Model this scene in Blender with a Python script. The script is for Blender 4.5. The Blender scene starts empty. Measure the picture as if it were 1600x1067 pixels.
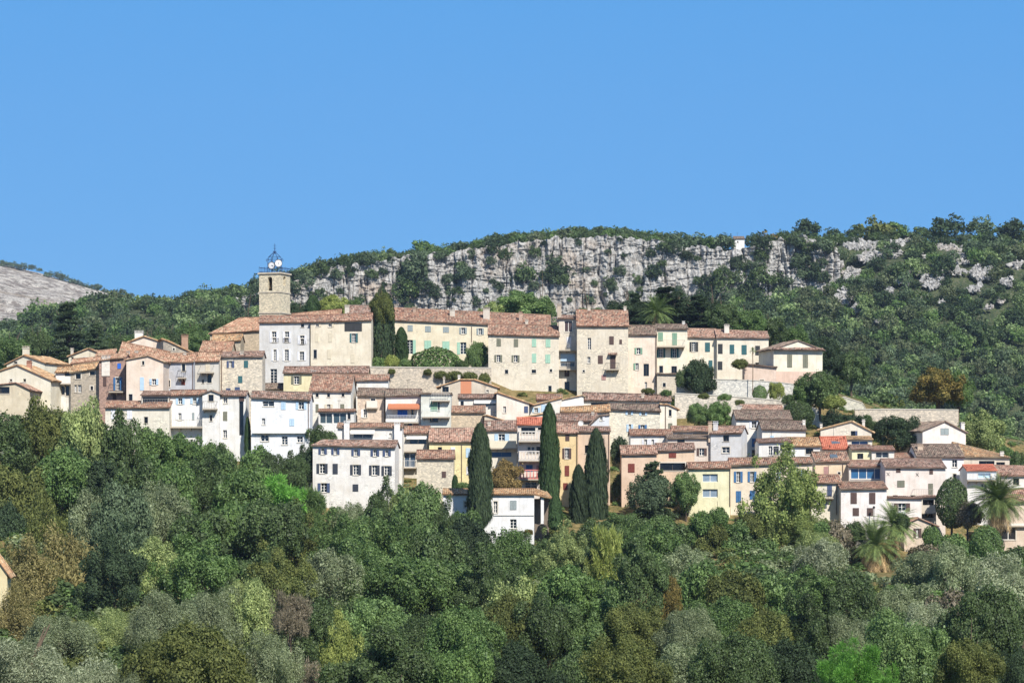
import bpy, math, random
import numpy as np
from mathutils import Vector, Matrix
# ---------------------------------------------------------------- camera, sky, sun
F = 4000.0; HY = 740.0            # focal length in photo pixels, horizon row
sc = bpy.context.scene
C = sc.collection
cd = bpy.data.cameras.new("camera"); cam = bpy.data.objects.new("camera", cd); C.objects.link(cam)
cam.location = (0, 0, 0); cam.rotation_euler = (math.radians(90), 0, 0)
cd.sensor_width = 36; cd.lens = F*36/1600; cd.shift_y = (HY-533.5)/1600
cd.clip_start = 1; cd.clip_end = 20000
sc.camera = cam
SUN = Vector((0.31, -0.66, 0.68)).normalized()
EL = math.asin(SUN.z); AZ = math.atan2(SUN.x, SUN.y)
w = bpy.data.worlds.new("World"); sc.world = w; w.use_nodes = True
wn = w.node_tree; wn.nodes.clear()
sky = wn.nodes.new("ShaderNodeTexSky"); sky.sky_type = 'NISHITA'; sky.sun_disc = False
sky.sun_elevation = EL; sky.sun_rotation = AZ; sky.altitude = 1500; sky.air_density = 1.0
sky.dust_density = 0.0; sky.ozone_density = 3.0
EXPO = 0.42
def _vm(op, a, b):
    nd = wn.nodes.new("ShaderNodeVectorMath"); nd.operation = op
    for i, v in enumerate((a, b)):
        if isinstance(v, tuple): nd.inputs[i].default_value = v
        else: wn.links.new(v, nd.inputs[i])
    return nd.outputs[0]
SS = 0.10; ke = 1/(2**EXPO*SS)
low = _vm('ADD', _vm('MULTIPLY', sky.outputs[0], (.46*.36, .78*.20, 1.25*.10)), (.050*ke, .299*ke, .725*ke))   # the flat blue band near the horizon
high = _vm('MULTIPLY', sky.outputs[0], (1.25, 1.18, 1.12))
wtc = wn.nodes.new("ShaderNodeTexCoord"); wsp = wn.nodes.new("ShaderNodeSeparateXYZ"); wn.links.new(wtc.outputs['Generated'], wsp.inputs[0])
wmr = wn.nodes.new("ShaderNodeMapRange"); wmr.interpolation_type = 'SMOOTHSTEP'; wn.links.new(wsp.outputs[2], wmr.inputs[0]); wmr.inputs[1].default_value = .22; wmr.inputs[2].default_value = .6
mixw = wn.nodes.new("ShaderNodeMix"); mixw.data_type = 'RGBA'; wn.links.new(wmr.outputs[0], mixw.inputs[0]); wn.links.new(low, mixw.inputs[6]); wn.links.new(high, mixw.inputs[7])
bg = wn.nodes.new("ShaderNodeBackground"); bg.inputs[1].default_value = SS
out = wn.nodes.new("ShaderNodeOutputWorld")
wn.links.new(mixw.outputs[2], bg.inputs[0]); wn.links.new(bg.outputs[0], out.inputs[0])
sd = bpy.data.lights.new("sun", 'SUN'); sd.energy = 4.9; sd.angle = math.radians(0.5); sd.color = (1.0, 0.95, 0.87)
so = bpy.data.objects.new("sun", sd); C.objects.link(so)
so.rotation_euler = SUN.to_track_quat('Z', 'Y').to_euler()
sc.view_settings.view_transform = 'Standard'; sc.view_settings.look = 'None'
sc.view_settings.exposure = EXPO; sc.view_settings.gamma = 1; sc.view_settings.use_curve_mapping = False
sc.cycles.max_bounces = 5; sc.cycles.diffuse_bounces = 3; sc.cycles.transparent_max_bounces = 4

# ---------------------------------------------------------------- helpers
def lin(c):
    if isinstance(c, str):
        c = tuple(int(c[i:i+2], 16) for i in (0, 2, 4))
    return tuple((v/255/12.92 if v/255 <= .04045 else ((v/255+.055)/1.055)**2.4) for v in c)
def at(px, py, Y):
    return Vector(((px-800)*Y/F, Y, (HY-py)*Y/F))
def tag(o, label=None, cat=None, group=None, kind=None):
    if label: o['label'] = label
    if cat: o['category'] = cat
    if group: o['group'] = group
    if kind: o['kind'] = kind
    return o
def empty(name, loc, rz=0.0):
    o = bpy.data.objects.new(name, None); C.objects.link(o); o.location = loc; o.rotation_euler = (0, 0, rz); return o
class MB:
    def __init__(s): s.v = []; s.f = []; s.uv = []
    def add(s, vs, fs, uvs=None):
        k = len(s.v); s.v += [tuple(p) for p in vs]
        for i, f in enumerate(fs):
            s.f.append(tuple(k+j for j in f))
            s.uv.append(uvs[i] if uvs else [(0, 0)]*len(f))
    def quad(s, a, b, c, d): s.add([a, b, c, d], [(0, 1, 2, 3)])
    def box(s, x0, y0, z0, x1, y1, z1):
        v = [(x0,y0,z0),(x1,y0,z0),(x1,y1,z0),(x0,y1,z0),(x0,y0,z1),(x1,y0,z1),(x1,y1,z1),(x0,y1,z1)]
        s.add(v, [(0,3,2,1),(4,5,6,7),(0,1,5,4),(1,2,6,5),(2,3,7,6),(3,0,4,7)])
    def tube(s, pts, rad, n=6, cap=True):
        pts = [Vector(p) for p in pts]; rings = []
        if not hasattr(rad, '__len__'): rad = [rad]*len(pts)
        for i, p in enumerate(pts):
            d = (pts[min(i+1, len(pts)-1)]-pts[max(i-1, 0)]).normalized()
            a = d.cross(Vector((0, 0, 1)) if abs(d.z) < .9 else Vector((1, 0, 0))).normalized(); b = d.cross(a)
            rings.append([p+rad[i]*(math.cos(t)*a+math.sin(t)*b) for t in [2*math.pi*k/n for k in range(n)]])
        k = n; v = [q for r in rings for q in r]; f = []
        for i in range(len(pts)-1):
            for j in range(n):
                f.append((i*n+j, i*n+(j+1) % n, (i+1)*n+(j+1) % n, (i+1)*n+j))
        if cap: f.append(tuple(range(n))[::-1]); f.append(tuple((len(pts)-1)*n+j for j in range(n)))
        s.add(v, f)
    def build(s, name, mat, parent=None, smooth=False):
        me = bpy.data.meshes.new(name); me.from_pydata(s.v, [], s.f)
        uvl = me.uv_layers.new(name="UVMap")
        uvl.data.foreach_set("uv", np.array([c for u in s.uv for p in u for c in p], dtype=np.float32))
        me.materials.append(mat)
        if smooth: me.shade_smooth()
        o = bpy.data.objects.new(name, me); C.objects.link(o)
        if parent: o.parent = parent
        return o
def npmesh(name, v, f, mat, smooth=False):
    me = bpy.data.meshes.new(name); n = len(v); m = len(f); k = f.shape[1]
    me.vertices.add(n); me.vertices.foreach_set("co", v.astype(np.float32).ravel())
    me.loops.add(m*k); me.loops.foreach_set("vertex_index", f.astype(np.int32).ravel())
    me.polygons.add(m); me.polygons.foreach_set("loop_start", (np.arange(m)*k).astype(np.int32))
    me.update(calc_edges=True); me.materials.append(mat)
    if smooth: me.shade_smooth()
    return me

# ---------------------------------------------------------------- materials
class NT:
    def __init__(s, name):
        s.m = bpy.data.materials.new(name); s.m.use_nodes = True; s.t = s.m.node_tree; s.t.nodes.clear()
        s.out = s.n('OutputMaterial')
    def n(s, kind, **kw):
        nd = s.t.nodes.new("ShaderNode"+kind)
        for k, v in kw.items(): setattr(nd, k, v)
        return nd
    def l(s, a, b): s.t.links.new(a, b)
    def inp(s, sock, v):
        if isinstance(v, bpy.types.NodeSocket): s.l(v, sock)
        elif v is not None:
            sock.default_value = (*v, 1) if (hasattr(v, '__len__') and len(v) == 3 and sock.type == 'RGBA') else v
    def math(s, op, a, b=None, c=None):
        nd = s.n('Math', operation=op); s.inp(nd.inputs[0], a); s.inp(nd.inputs[1], b); s.inp(nd.inputs[2], c); return nd.outputs[0]
    def mix(s, f, a, b, mode='MIX'):
        nd = s.n('Mix', data_type='RGBA', blend_type=mode); s.inp(nd.inputs[0], f); s.inp(nd.inputs[6], a); s.inp(nd.inputs[7], b); return nd.outputs[2]
    def noise(s, vec, scale, detail=4, rough=.6, dist=0):
        nd = s.n('TexNoise'); s.inp(nd.inputs['Vector'], vec); nd.inputs['Scale'].default_value = scale
        nd.inputs['Detail'].default_value = detail; nd.inputs['Roughness'].default_value = rough; nd.inputs['Distortion'].default_value = dist
        return nd.outputs[0]
    def ramp(s, f, lo, hi, a=0.0, b=1.0):
        nd = s.n('MapRange'); s.inp(nd.inputs[0], f); nd.inputs[1].default_value = lo; nd.inputs[2].default_value = hi
        nd.inputs[3].default_value = a; nd.inputs[4].default_value = b; return nd.outputs[0]
    def mapv(s, vec, scale):
        nd = s.n('Mapping'); s.inp(nd.inputs[0], vec); nd.inputs[3].default_value = scale; return nd.outputs[0]
    def bump(s, h, strength, dist):
        nd = s.n('Bump'); nd.inputs['Strength'].default_value = strength; nd.inputs['Distance'].default_value = dist; s.inp(nd.inputs['Height'], h); return nd.outputs[0]
    def principled(s, col, rough=.8, nrm=None, spec=.3, metal=0):
        p = s.n('BsdfPrincipled'); s.inp(p.inputs['Base Color'], col); s.inp(p.inputs['Roughness'], rough)
        p.inputs['Specular IOR Level'].default_value = spec; p.inputs['Metallic'].default_value = metal
        if nrm is not None: s.l(nrm, p.inputs['Normal'])
        s.l(p.outputs[0], s.out.inputs[0]); return s.m
_mc = {}
def cached(fn):
    def g(*a):
        k = (fn.__name__,)+a
        if k not in _mc: _mc[k] = fn(*a)
        return _mc[k]
    return g
def scl(c, k): return tuple(min(.9, v*k) for v in c)
@cached
def m_wall(col, stone=0.0):
    t = NT('wall_plaster' if stone < .6 else 'wall_stone'); c = lin(col); g_ = sum(c)/3; c = scl(tuple(v*.78+g_*.22 for v in c), .93)
    tc = t.n('TexCoord').outputs['Object']; oi = t.n('ObjectInfo').outputs['Random']
    va = t.n('VectorMath', operation='ADD'); t.l(tc, va.inputs[0])
    cm = t.n('CombineXYZ'); t.l(t.math('MULTIPLY', oi, 57.0), cm.inputs[0]); t.l(cm.outputs[0], va.inputs[1]); p = va.outputs[0]
    big = t.noise(p, .55, 4, .65)
    streak = t.noise(t.mapv(p, (2.6, 2.6, .28)), 1.0, 3, .6)
    col_ = t.mix(t.ramp(big, .38, .68), c, tuple(v*k for v, k in zip(c, (.82, .79, .75))))
    col_ = t.mix(t.ramp(streak, .5, .72, 0, .45), col_, tuple(v*.6 for v in c))
    fine = t.noise(p, 9, 3, .7)
    col_ = t.mix(t.ramp(fine, .3, .7, .10, .0), col_, (.15, .13, .11))
    vo = t.n('TexVoronoi'); t.l(t.mapv(p, (1, 1, 1.5)), vo.inputs['Vector']); vo.inputs['Scale'].default_value = 3.4
    if stone > 0:
        cell = t.n('TexWhiteNoise', noise_dimensions='3D'); t.l(vo.outputs['Color'], cell.inputs[0])
        mask = t.ramp(t.noise(p, .35, 4, .7), .62-.45*stone, .72-.30*stone)
        sc_ = t.mix(cell.outputs[0], tuple(v*.68 for v in c), scl((c[0]*1.15, c[1]*1.12, c[2]*1.06), 1))
        vd = t.n('TexVoronoi', feature='DISTANCE_TO_EDGE'); t.l(t.mapv(p, (1, 1, 1.5)), vd.inputs['Vector']); vd.inputs['Scale'].default_value = 3.4
        sc_ = t.mix(t.ramp(vd.outputs[0], 0.02, .08, .35, 0), sc_, tuple(v*.45 for v in c))
        col_ = t.mix(mask, col_, sc_)
        b = t.bump(t.math('MULTIPLY', t.ramp(vd.outputs[0], 0, .15), mask), .5, .03)
    else:
        b = t.bump(t.noise(p, 5, 4, .7), .35, .03)
    return t.principled(col_, .9, b, .15)
ROOFS = {'red': ('a07a66', 'bc9c86', '81665a', '9a8c7a'), 'pink': ('ad8976', 'c6a692', '886c5f', 'a29483'),
         'brown': ('97796a', 'b59a8a', '745f54', '90857a'), 'grey': ('8a7669', 'a3907f', '6b5d54', '857d6e'),
         'orange': ('ae866e', 'c9a88e', '90705c', 'a8967c'), 'tan': ('bb946f', 'd2b28a', '93745a', 'a2957c'), 'new': ('b9725c', 'c58068', 'a8644f', 'b2735c')}
@cached
def m_roof(kind):
    t = NT('roof_tiles_'+kind); cs = [scl(lin(x), 1.0) for x in ROOFS[kind]]
    uv = t.n('TexCoord').outputs['UV']; ob = t.n('TexCoord').outputs['Object']
    sp = t.n('SeparateXYZ'); t.l(uv, sp.inputs[0])
    fu = t.math('FLOOR', t.math('DIVIDE', sp.outputs[0], .22)); fv = t.math('FLOOR', t.math('DIVIDE', sp.outputs[1], .42))
    cm = t.n('CombineXYZ'); t.l(fu, cm.inputs[0]); t.l(fv, cm.inputs[1]); t.l(t.n('ObjectInfo').outputs['Random'], cm.inputs[2])
    wn_ = t.n('TexWhiteNoise', noise_dimensions='3D'); t.l(cm.outputs[0], wn_.inputs[0])
    cr = t.n('ValToRGB'); cr.color_ramp.interpolation = 'CONSTANT'; e = cr.color_ramp.elements
    e[0].position = 0; e[0].color = (*cs[0], 1); e[1].position = .45; e[1].color = (*cs[1], 1)
    x = e.new(.68); x.color = (*cs[2], 1); x = e.new(.86); x.color = (*cs[3], 1)
    x = e.new(.95); x.color = (*scl(cs[2], .5), 1)
    t.l(wn_.outputs[0], cr.inputs[0])
    col = cr.outputs[0]
    if kind != 'new':
        li = t.noise(ob, 1.1, 5, .7); col = t.mix(t.ramp(li, .5, .68, 0, .75), col, scl(cs[3], .75))
        l2 = t.noise(ob, .5, 4, .7); col = t.mix(t.ramp(l2, .5, .7, 0, .5), col, scl(cs[2], .6))
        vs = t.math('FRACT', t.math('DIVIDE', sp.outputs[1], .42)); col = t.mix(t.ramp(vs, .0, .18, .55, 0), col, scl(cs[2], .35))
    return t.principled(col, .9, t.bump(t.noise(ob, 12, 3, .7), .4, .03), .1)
@cached
def m_plain(col, rough=.7, metal=0.0, name='paint'):
    t = NT(name); c = scl(lin(col), .9); ob = t.n('TexCoord').outputs['Object']
    n_ = t.noise(ob, 3.0, 4, .7)
    return t.principled(t.mix(t.ramp(n_, .35, .7, 0, .35), c, tuple(v*.72 for v in c)), rough, None, .3, metal)
@cached
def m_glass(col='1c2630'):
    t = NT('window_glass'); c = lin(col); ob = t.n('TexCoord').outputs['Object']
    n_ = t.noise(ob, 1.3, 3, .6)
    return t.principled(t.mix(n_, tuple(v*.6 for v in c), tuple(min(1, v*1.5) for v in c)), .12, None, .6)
@cached
def m_rock(c1='d6d3cd', c2='a9a6a1', warm='bd9c78', name='limestone', sc_=1.0):
    t = NT(name); ob = t.n('TexCoord').outputs['Object']
    a, b, wc = lin(c1), lin(c2), lin(warm)
    big = t.noise(ob, .035*sc_, 5, .7); mid = t.noise(t.mapv(ob, (1, 1, .7)), .8*sc_, 6, .75, .2); fin = t.noise(ob, 2.2*sc_, 5, .75)
    col = t.mix(t.ramp(mid, .35, .65), b, a)
    col = t.mix(t.ramp(big, .56, .70, 0, .5), col, wc)
    col = t.mix(t.ramp(fin, .45, .75, 0, .5), col, tuple(v*.62 for v in b))
    crk = t.noise(t.mapv(ob, (1, 1, .4)), .9*sc_, 5, .8, .5); col = t.mix(t.ramp(crk, .28, .36, .4, 0), col, tuple(v*.35 for v in b))
    h = t.math('ADD', mid, t.math('MULTIPLY', fin, .3)); h = t.math('ADD', h, t.ramp(crk, .3, .5, 0, .6))
    return t.principled(col, .95, t.bump(h, 1.0, .8/sc_), .1)
@cached
def m_soil(c1, c2, c3, s=1.0, name='soil'):
    t = NT(name); ob = t.n('TexCoord').outputs['Object']
    a = t.noise(ob, .12*s, 6, .7); b = t.noise(ob, 1.4*s, 5, .75)
    col = t.mix(t.ramp(a, .4, .62), lin(c1), lin(c2)); col = t.mix(t.ramp(b, .45, .7), col, lin(c3))
    return t.principled(col, .95, t.bump(b, .8, .3), .1)
@cached
def m_leaf(col, alt, trans=.25, gloss=.0, var=.55, name='foliage'):
    t = NT(name); a, b = lin(col), lin(alt)
    isl = t.n('NewGeometry').outputs['Random Per Island']; oi = t.n('ObjectInfo').outputs['Random']
    ob = t.n('TexCoord').outputs['Object']
    n_ = t.noise(ob, 2.2, 3, .6)
    c = t.mix(t.ramp(t.math('ADD', t.math('MULTIPLY', isl, .45), n_), .45, .95), tuple(x*y for x, y in zip(a, (1.06, 1.0, .9))), tuple(x*y for x, y in zip(b, (1.06, 1.0, .9))))
    k = t.math('ADD', t.math('MULTIPLY', isl, var), 1.0-var*.5)
    k = t.math('MULTIPLY', k, t.ramp(oi, 0, 1, .88, 1.15)); k = t.math('MULTIPLY', k, t.ramp(t.noise(ob, .16, 2, .5), .3, .7, .8, 1.22))
    vm = t.n('VectorMath', operation='SCALE'); t.l(c, vm.inputs[0]); t.l(t.math('MULTIPLY', k, 1.5), vm.inputs['Scale'])
    p = t.n('BsdfPrincipled'); t.l(vm.outputs[0], p.inputs['Base Color']); p.inputs['Roughness'].default_value = .5 if gloss > 0 else .7
    p.inputs['Specular IOR Level'].default_value = .2+gloss
    tr = t.n('BsdfTranslucent'); t.l(t.mix(1, vm.outputs[0], (1.1, 1.3, .6), 'MULTIPLY'), tr.inputs[0])
    ms = t.n('MixShader'); ms.inputs[0].default_value = trans; t.l(p.outputs[0], ms.inputs[1]); t.l(tr.outputs[0], ms.inputs[2])
    t.l(ms.outputs[0], t.out.inputs[0]); return t.m
@cached
def m_bark(col='6b5d4f'):
    t = NT('bark'); ob = t.n('TexCoord').outputs['Object']; c = lin(col)
    return t.principled(t.mix(t.noise(t.mapv(ob, (4, 4, 1)), 3, 4, .7), tuple(v*.5 for v in c), tuple(v*1.3 for v in c)), .9, None, .1)
M_IRON = m_plain('2b2e33', .5, 0.0, 'iron'); M_WHITE = m_plain('ece9e2', .6, 0.0, 'white_paint')

# ---------------------------------------------------------------- terrain
ROWS = {   # depth : ground line as seen, (column, row) pairs in photo pixels
 -80: 'z-3', 0: 'z-4', 40: 'z-14', 100: 'z-30', 150: 'z-27',
 200: [(0, 1120), (400, 1130), (800, 1140), (1200, 1140), (1600, 1130)],
 260: [(0, 960), (400, 985), (800, 1020), (1200, 1000), (1600, 990)],
 310: [(0, 840), (300, 850), (600, 900), (900, 915), (1150, 905), (1600, 915)],
 335: [(0, 770), (300, 780), (500, 850), (800, 868), (1060, 872), (1200, 868), (1370, 893), (1460, 888), (1600, 880)],
 347: [(0, 730), (200, 735), (400, 740), (480, 790), (700, 810), (1000, 818), (1200, 828), (1400, 852), (1600, 860)],
 360: [(0, 690), (200, 695), (400, 705), (560, 760), (900, 785), (1200, 780), (1600, 830)],
 385: [(0, 640), (300, 650), (560, 685), (900, 710), (1200, 700), (1600, 780)],
 403: [(0, 615), (300, 625), (560, 632), (770, 640), (800, 665), (1040, 660), (1300, 665), (1420, 690), (1600, 740)],
 412: [(0, 600), (400, 612), (575, 604), (760, 606), (775, 640), (1040, 632), (1060, 622), (1240, 632), (1340, 650), (1500, 665), (1600, 700)],
 428: [(0, 590), (400, 605), (760, 578), (1000, 600), (1060, 612), (1250, 600), (1400, 640), (1600, 690)],
 470: [(0, 600), (400, 590), (800, 580), (1200, 600), (1400, 650), (1600, 720)],
 600: [(0, 620), (400, 600), (800, 590), (1200, 620), (1400, 690), (1600, 740)],
 780: [(0, 600), (400, 575), (600, 545), (1000, 540), (1200, 600), (1400, 690), (1600, 740)],
 888: [(0, 545), (60, 515), (130, 492), (300, 492), (400, 488), (480, 480), (700, 505), (900, 505), (1090, 485), (1160, 490), (1250, 474), (1330, 458), (1400, 422), (1600, 420)],
 903: [(0, 540), (60, 510), (130, 487), (300, 485), (380, 492), (440, 502), (480, 505), (700, 515), (1000, 513), (1100, 505), (1160, 485), (1200, 474), (1260, 462), (1330, 445), (1380, 405), (1600, 404)],
 915: [(0, 536), (40, 524), (70, 504), (130, 500), (300, 492), (400, 470), (480, 442), (560, 424), (620, 420), (700, 409), (780, 396), (850, 389), (950, 386), (1050, 396), (1120, 399), (1180, 400), (1250, 391), (1350, 388), (1450, 391), (1600, 393)],
 940: [(0, 530), (40, 518), (75, 502), (130, 491), (200, 484), (270, 486), (340, 470), (400, 463), (480, 436), (560, 419), (620, 414), (700, 403), (780, 389), (850, 382), (950, 376), (1050, 387), (1120, 392), (1160, 391), (1190, 383), (1250, 375), (1350, 373), (1450, 376), (1600, 378)],
 980: [(0, 520), (400, 470), (800, 392), (1200, 392), (1600, 392)],
 1300: 'z10', 1800: 'z0', 20000: 'z-40',
}
_ry = sorted(ROWS)
def _rowz(Y, px):
    r = ROWS[Y]
    if isinstance(r, str): return np.full_like(px, float(r[1:]), dtype=float)
    return (HY-np.interp(px, [a for a, b in r], [b for a, b in r]))*Y/F
def gz(X, Y):
    X = np.atleast_1d(np.asarray(X, float)); Y = np.atleast_1d(np.asarray(Y, float)); X, Y = np.broadcast_arrays(X, Y)
    px = 800+X*F/np.maximum(Y, 60); z = np.zeros(X.shape)
    for a, b in zip(_ry[:-1], _ry[1:]):
        m = (Y >= a) & (Y <= b)
        if m.any():
            t = (Y[m]-a)/(b-a); z[m] = (1-t)*_rowz(a, px[m])+t*_rowz(b, px[m])
    return z
rng = np.random.default_rng(7)
def vnoise(x, y, seed=0):          # smooth value noise, vectorised
    xi = np.floor(x).astype(np.int64); yi = np.floor(y).astype(np.int64); fx = x-xi; fy = y-yi
    fx = fx*fx*(3-2*fx); fy = fy*fy*(3-2*fy)
    def h(a, b):
        n = (a*374761393+b*668265263+seed*982451653) & 0xffffffff
        n = ((n ^ (n >> 13))*1274126177) & 0xffffffff
        return ((n ^ (n >> 16)) & 0xffffff)/float(0xffffff)
    return (h(xi, yi)*(1-fx)+h(xi+1, yi)*fx)*(1-fy)+(h(xi, yi+1)*(1-fx)+h(xi+1, yi+1)*fx)*fy
def fbm(x, y, oct=4, seed=0, gain=.5):
    s = 0; a = 1; tot = 0
    for i in range(oct):
        s = s+a*vnoise(x*2**i, y*2**i, seed+i*17); tot += a; a *= gain
    return s/tot
def grid_obj(name, XX, YY, ZZ, mat, smooth=True):
    ny, nx = XX.shape; v = np.stack([XX, YY, ZZ], -1).reshape(-1, 3)
    i = np.arange(ny*nx).reshape(ny, nx)
    f = np.stack([i[:-1, :-1], i[:-1, 1:], i[1:, 1:], i[1:, :-1]], -1).reshape(-1, 4)
    o = bpy.data.objects.new(name, npmesh(name, v, f, mat, smooth)); C.objects.link(o); return o
xs = np.concatenate([[-9000, -4000, -2000, -1000, -600], np.linspace(-400, 400, 201), [600, 1000, 2000, 4000, 9000]])
ys = np.concatenate([np.arange(-80, 200, 10), np.arange(200, 480, 2.5), np.arange(480, 780, 12), np.arange(780, 1000, 2.5), [1050, 1100, 1200, 1300, 1500, 1800, 2500, 4000, 9000, 19000]])
XX, YY = np.meshgrid(xs, ys); ZZ = gz(XX, YY)+(fbm(XX/9, YY/9, 3, 3)-.5)*np.where(YY > 470, 3.0, .8)
def m_ground():
    t = NT('ground_soil'); ob = t.n('TexCoord').outputs['Object']
    a = t.noise(ob, .12, 6, .7); b = t.noise(ob, 1.4, 5, .75); sp = t.n('SeparateXYZ'); t.l(ob, sp.inputs[0])
    near = t.mix(t.ramp(a, .4, .62), lin('7d6c48'), lin('4f5230')); near = t.mix(t.ramp(b, .45, .7), near, lin('9d8a60'))
    far = t.mix(t.ramp(a, .4, .62), lin('33402c'), lin('4a5438')); far = t.mix(t.ramp(b, .5, .75), far, lin('7d7666'))
    return t.principled(t.mix(t.ramp(sp.outputs[1], 415, 460), near, far), .95, t.bump(b, .8, .3), .1)
mg = m_ground()
g = grid_obj('ground', XX, YY, ZZ, mg); tag(g, kind='structure')
# cliff : a real rock face standing on the ridge
def cliff_d(X, Z, relief, seed):
    rid = lambda s_, k: 1-np.abs(2*fbm(X/s_, Z/(s_*2.6)+5, 4, k)-1)
    col = fbm(X/9+.2*fbm(X/3, Z/6, 2, seed+31), Z/60, 3, seed)
    return relief*(1.1*fbm(X/22, Z/34, 3, seed+40)+1.1*np.abs(2*col-1)**.6+.95*rid(4.5, seed+3)+.6*rid(1.7, seed+9)+.16*fbm(X/.7, Z/.9, 2, seed+5)+.35*np.floor(4*fbm(X/14, Z/3.2, 3, seed+8))/2-.6*np.clip(1-np.abs(2*fbm(X/4+.3*fbm(X/2, Z/3, 2, seed), Z/34, 3, seed+60)-1)/.11, 0, 1)-.25*np.clip(1-np.abs(2*fbm(X/7, Z/1.9, 3, seed+70)-1)/.10, 0, 1))
def cliff_y(X, Z, Y=905, relief=3.4, seed=11, lean=.25):
    X = np.atleast_1d(float(X)); px = 800+X*F/Y; zb = (HY-np.interp(px, *zip(*BOT)))*Y/F; Z = np.atleast_1d(float(Z))
    return float((Y-cliff_d(X, Z, relief, seed)+(Z-zb)*lean)[0])
def cliff(name, x0, x1, Y, top, bot, relief, seed, mat, step=.22, lean=.25):
    us = np.arange(at(x0, 0, Y).x, at(x1, 0, Y).x, step)
    px = 800+us*F/Y
    zt = (HY-np.interp(px, *zip(*top)))*Y/F+1.6*(fbm(us/2.2, us*0, 3, seed+50)*2-1); zb = (HY-np.interp(px, *zip(*bot)))*Y/F
    n = int((zt-zb).max()/step)+2; t = np.linspace(0, 1, n)[:, None]
    Z = zb+(zt-zb)*t; X = np.broadcast_to(us, Z.shape).copy()
    Yv = Y-cliff_d(X, Z, relief, seed)+(Z-zb)*lean
    o = grid_obj(name, X, Yv, Z, mat, False); tag(o, kind='structure'); return o
TOP = [(380, 470), (430, 452), (470, 436), (520, 418), (570, 414), (600, 404), (650, 400), (700, 396), (750, 385), (800, 378), (850, 372), (930, 369), (1000, 372), (1060, 384), (1110, 388), (1160, 392), (1200, 378), (1250, 370), (1280, 376), (1310, 400), (1375, 410)]
BOT = [(380, 510), (470, 508), (600, 525), (800, 540), (900, 540), (1000, 535), (1100, 520), (1200, 482), (1260, 470), (1330, 455), (1375, 415)]
cliff('cliff', 380, 1310, 905, TOP, BOT, 3.4, 11, m_rock())
# far mountain on the left
xs = np.linspace(-760, 100, 260); ysn = np.linspace(1900, 2600, 160); XX, YY = np.meshgrid(xs, ysn)
px = 800+XX*F/YY
sk = np.interp(px, [-200, 0, 60, 150, 200, 260, 330, 420], [375, 410, 425, 452, 467, 490, 530, 590])
tt = (YY-1900)/600; ZZ = np.where(tt <= 1, ((HY-(560+(sk-560)*np.minimum(tt, 1)))*YY/F), ((HY-sk)*YY/F)-(tt-1)*300)
ZZ = ZZ+(fbm(XX/40, YY/40, 5, 4, .6)-.5)*22*np.clip(1.05-tt, 0, 1)**.5
def m_mount():
    t = NT('mountain_scree'); ob = t.n('TexCoord').outputs['Object']
    a = t.noise(ob, .10, 6, .8); b = t.noise(ob, .012, 4, .6); c_ = t.noise(ob, .3, 4, .8)
    col = t.mix(t.ramp(a, .46, .54), lin('8f8478'), lin('d2cabd')); col = t.mix(t.ramp(b, .52, .64, 0, .55), col, lin('ae9b80'))
    col = t.mix(t.ramp(c_, .56, .62, 0, .85), col, lin('5a5c4c')); return t.principled(col, .95, t.bump(a, 1, 6), .1)
o = grid_obj('mountain', XX, YY, ZZ, m_mount(), True); tag(o, kind='structure')
# ---------------------------------------------------------------- houses
Z6 = 1541/260.0
TL = {0: (0, 0, 1.0), 1: (0, 500, Z6), 2: (140, 560, Z6), 3: (320, 370, Z6), 4: (360, 530, Z6), 5: (540, 440, Z6), 6: (740, 460, Z6), 7: (960, 480, Z6), 8: (1140, 500, Z6),
      9: (460, 580, Z6), 10: (620, 600, Z6), 11: (780, 600, Z6), 12: (940, 600, Z6), 13: (1060, 640, Z6), 14: (1240, 630, Z6), 15: (1380, 630, 7.018), 16: (1240, 740, 4.267), 17: (660, 700, Z6)}
def TP(T, x, y): a, b, s = TL[T]; return a+x/s, b+y/s
def W(T, *ws):
    r = []
    for q in ws:
        x0, y0 = TP(T, q[0], q[1]); x1, y1 = TP(T, q[2], q[3]); r.append((x0, y0, x1, y1)+tuple(q[4:]))
    return r
def slab(mb, e0, e1, r1, r0, th=.12, pitch=.26):
    e0, e1, r1, r0 = map(Vector, (e0, e1, r1, r0)); L = (e1-e0).length; n = max(2, int(L/pitch))
    N = (e1-e0).cross((r0+r1)/2-(e0+e1)/2)
    if N.length < 1e-6: return
    N.normalize()
    if N.z < 0: N = -N
    hs = (.0, .075, .10, .075); E = []; R = []
    for k in range(n*4+1):
        t = k/(n*4); h = th+hs[k % 4]; u = t*L; sg = .045*math.sin(u*.9+e0.x*1.7+e0.z)+.03*math.sin(u*2.3+e0.z*3)
        dn = (e0-r0).normalized()*(.05*math.sin(k//4*12.9898+e0.z*7)) if (e0-r0).length > .1 else Vector((0, 0, 0))
        E.append(e0.lerp(e1, t)+N*(h+sg*.6)+dn); R.append(r0.lerp(r1, t)+N*(h+sg))
    vl = ((r0+r1)/2-(e0+e1)/2).length; m = len(E)
    fs = []; uv = []
    for k in range(m-1):
        fs.append((k, k+1, m+k+1, m+k)); a = k/(m-1)*L*.22/pitch; b = (k+1)/(m-1)*L*.22/pitch
        uv.append([(a, 0), (b, 0), (b, vl), (a, vl)])
    mb.add(E+R, fs, uv)
    eb = [e0.lerp(e1, k/(n*4)) for k in range(m)]
    mb.add(E+eb, [(k, k+1, m+k+1, m+k) for k in range(m-1)])
    mb.add([E[0], R[0], r0, e0, E[-1], R[-1], r1, e1], [(0, 1, 2, 3), (4, 5, 6, 7)])
    mb.add([e0, e1, r1, r0], [(0, 1, 2, 3)])
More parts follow.
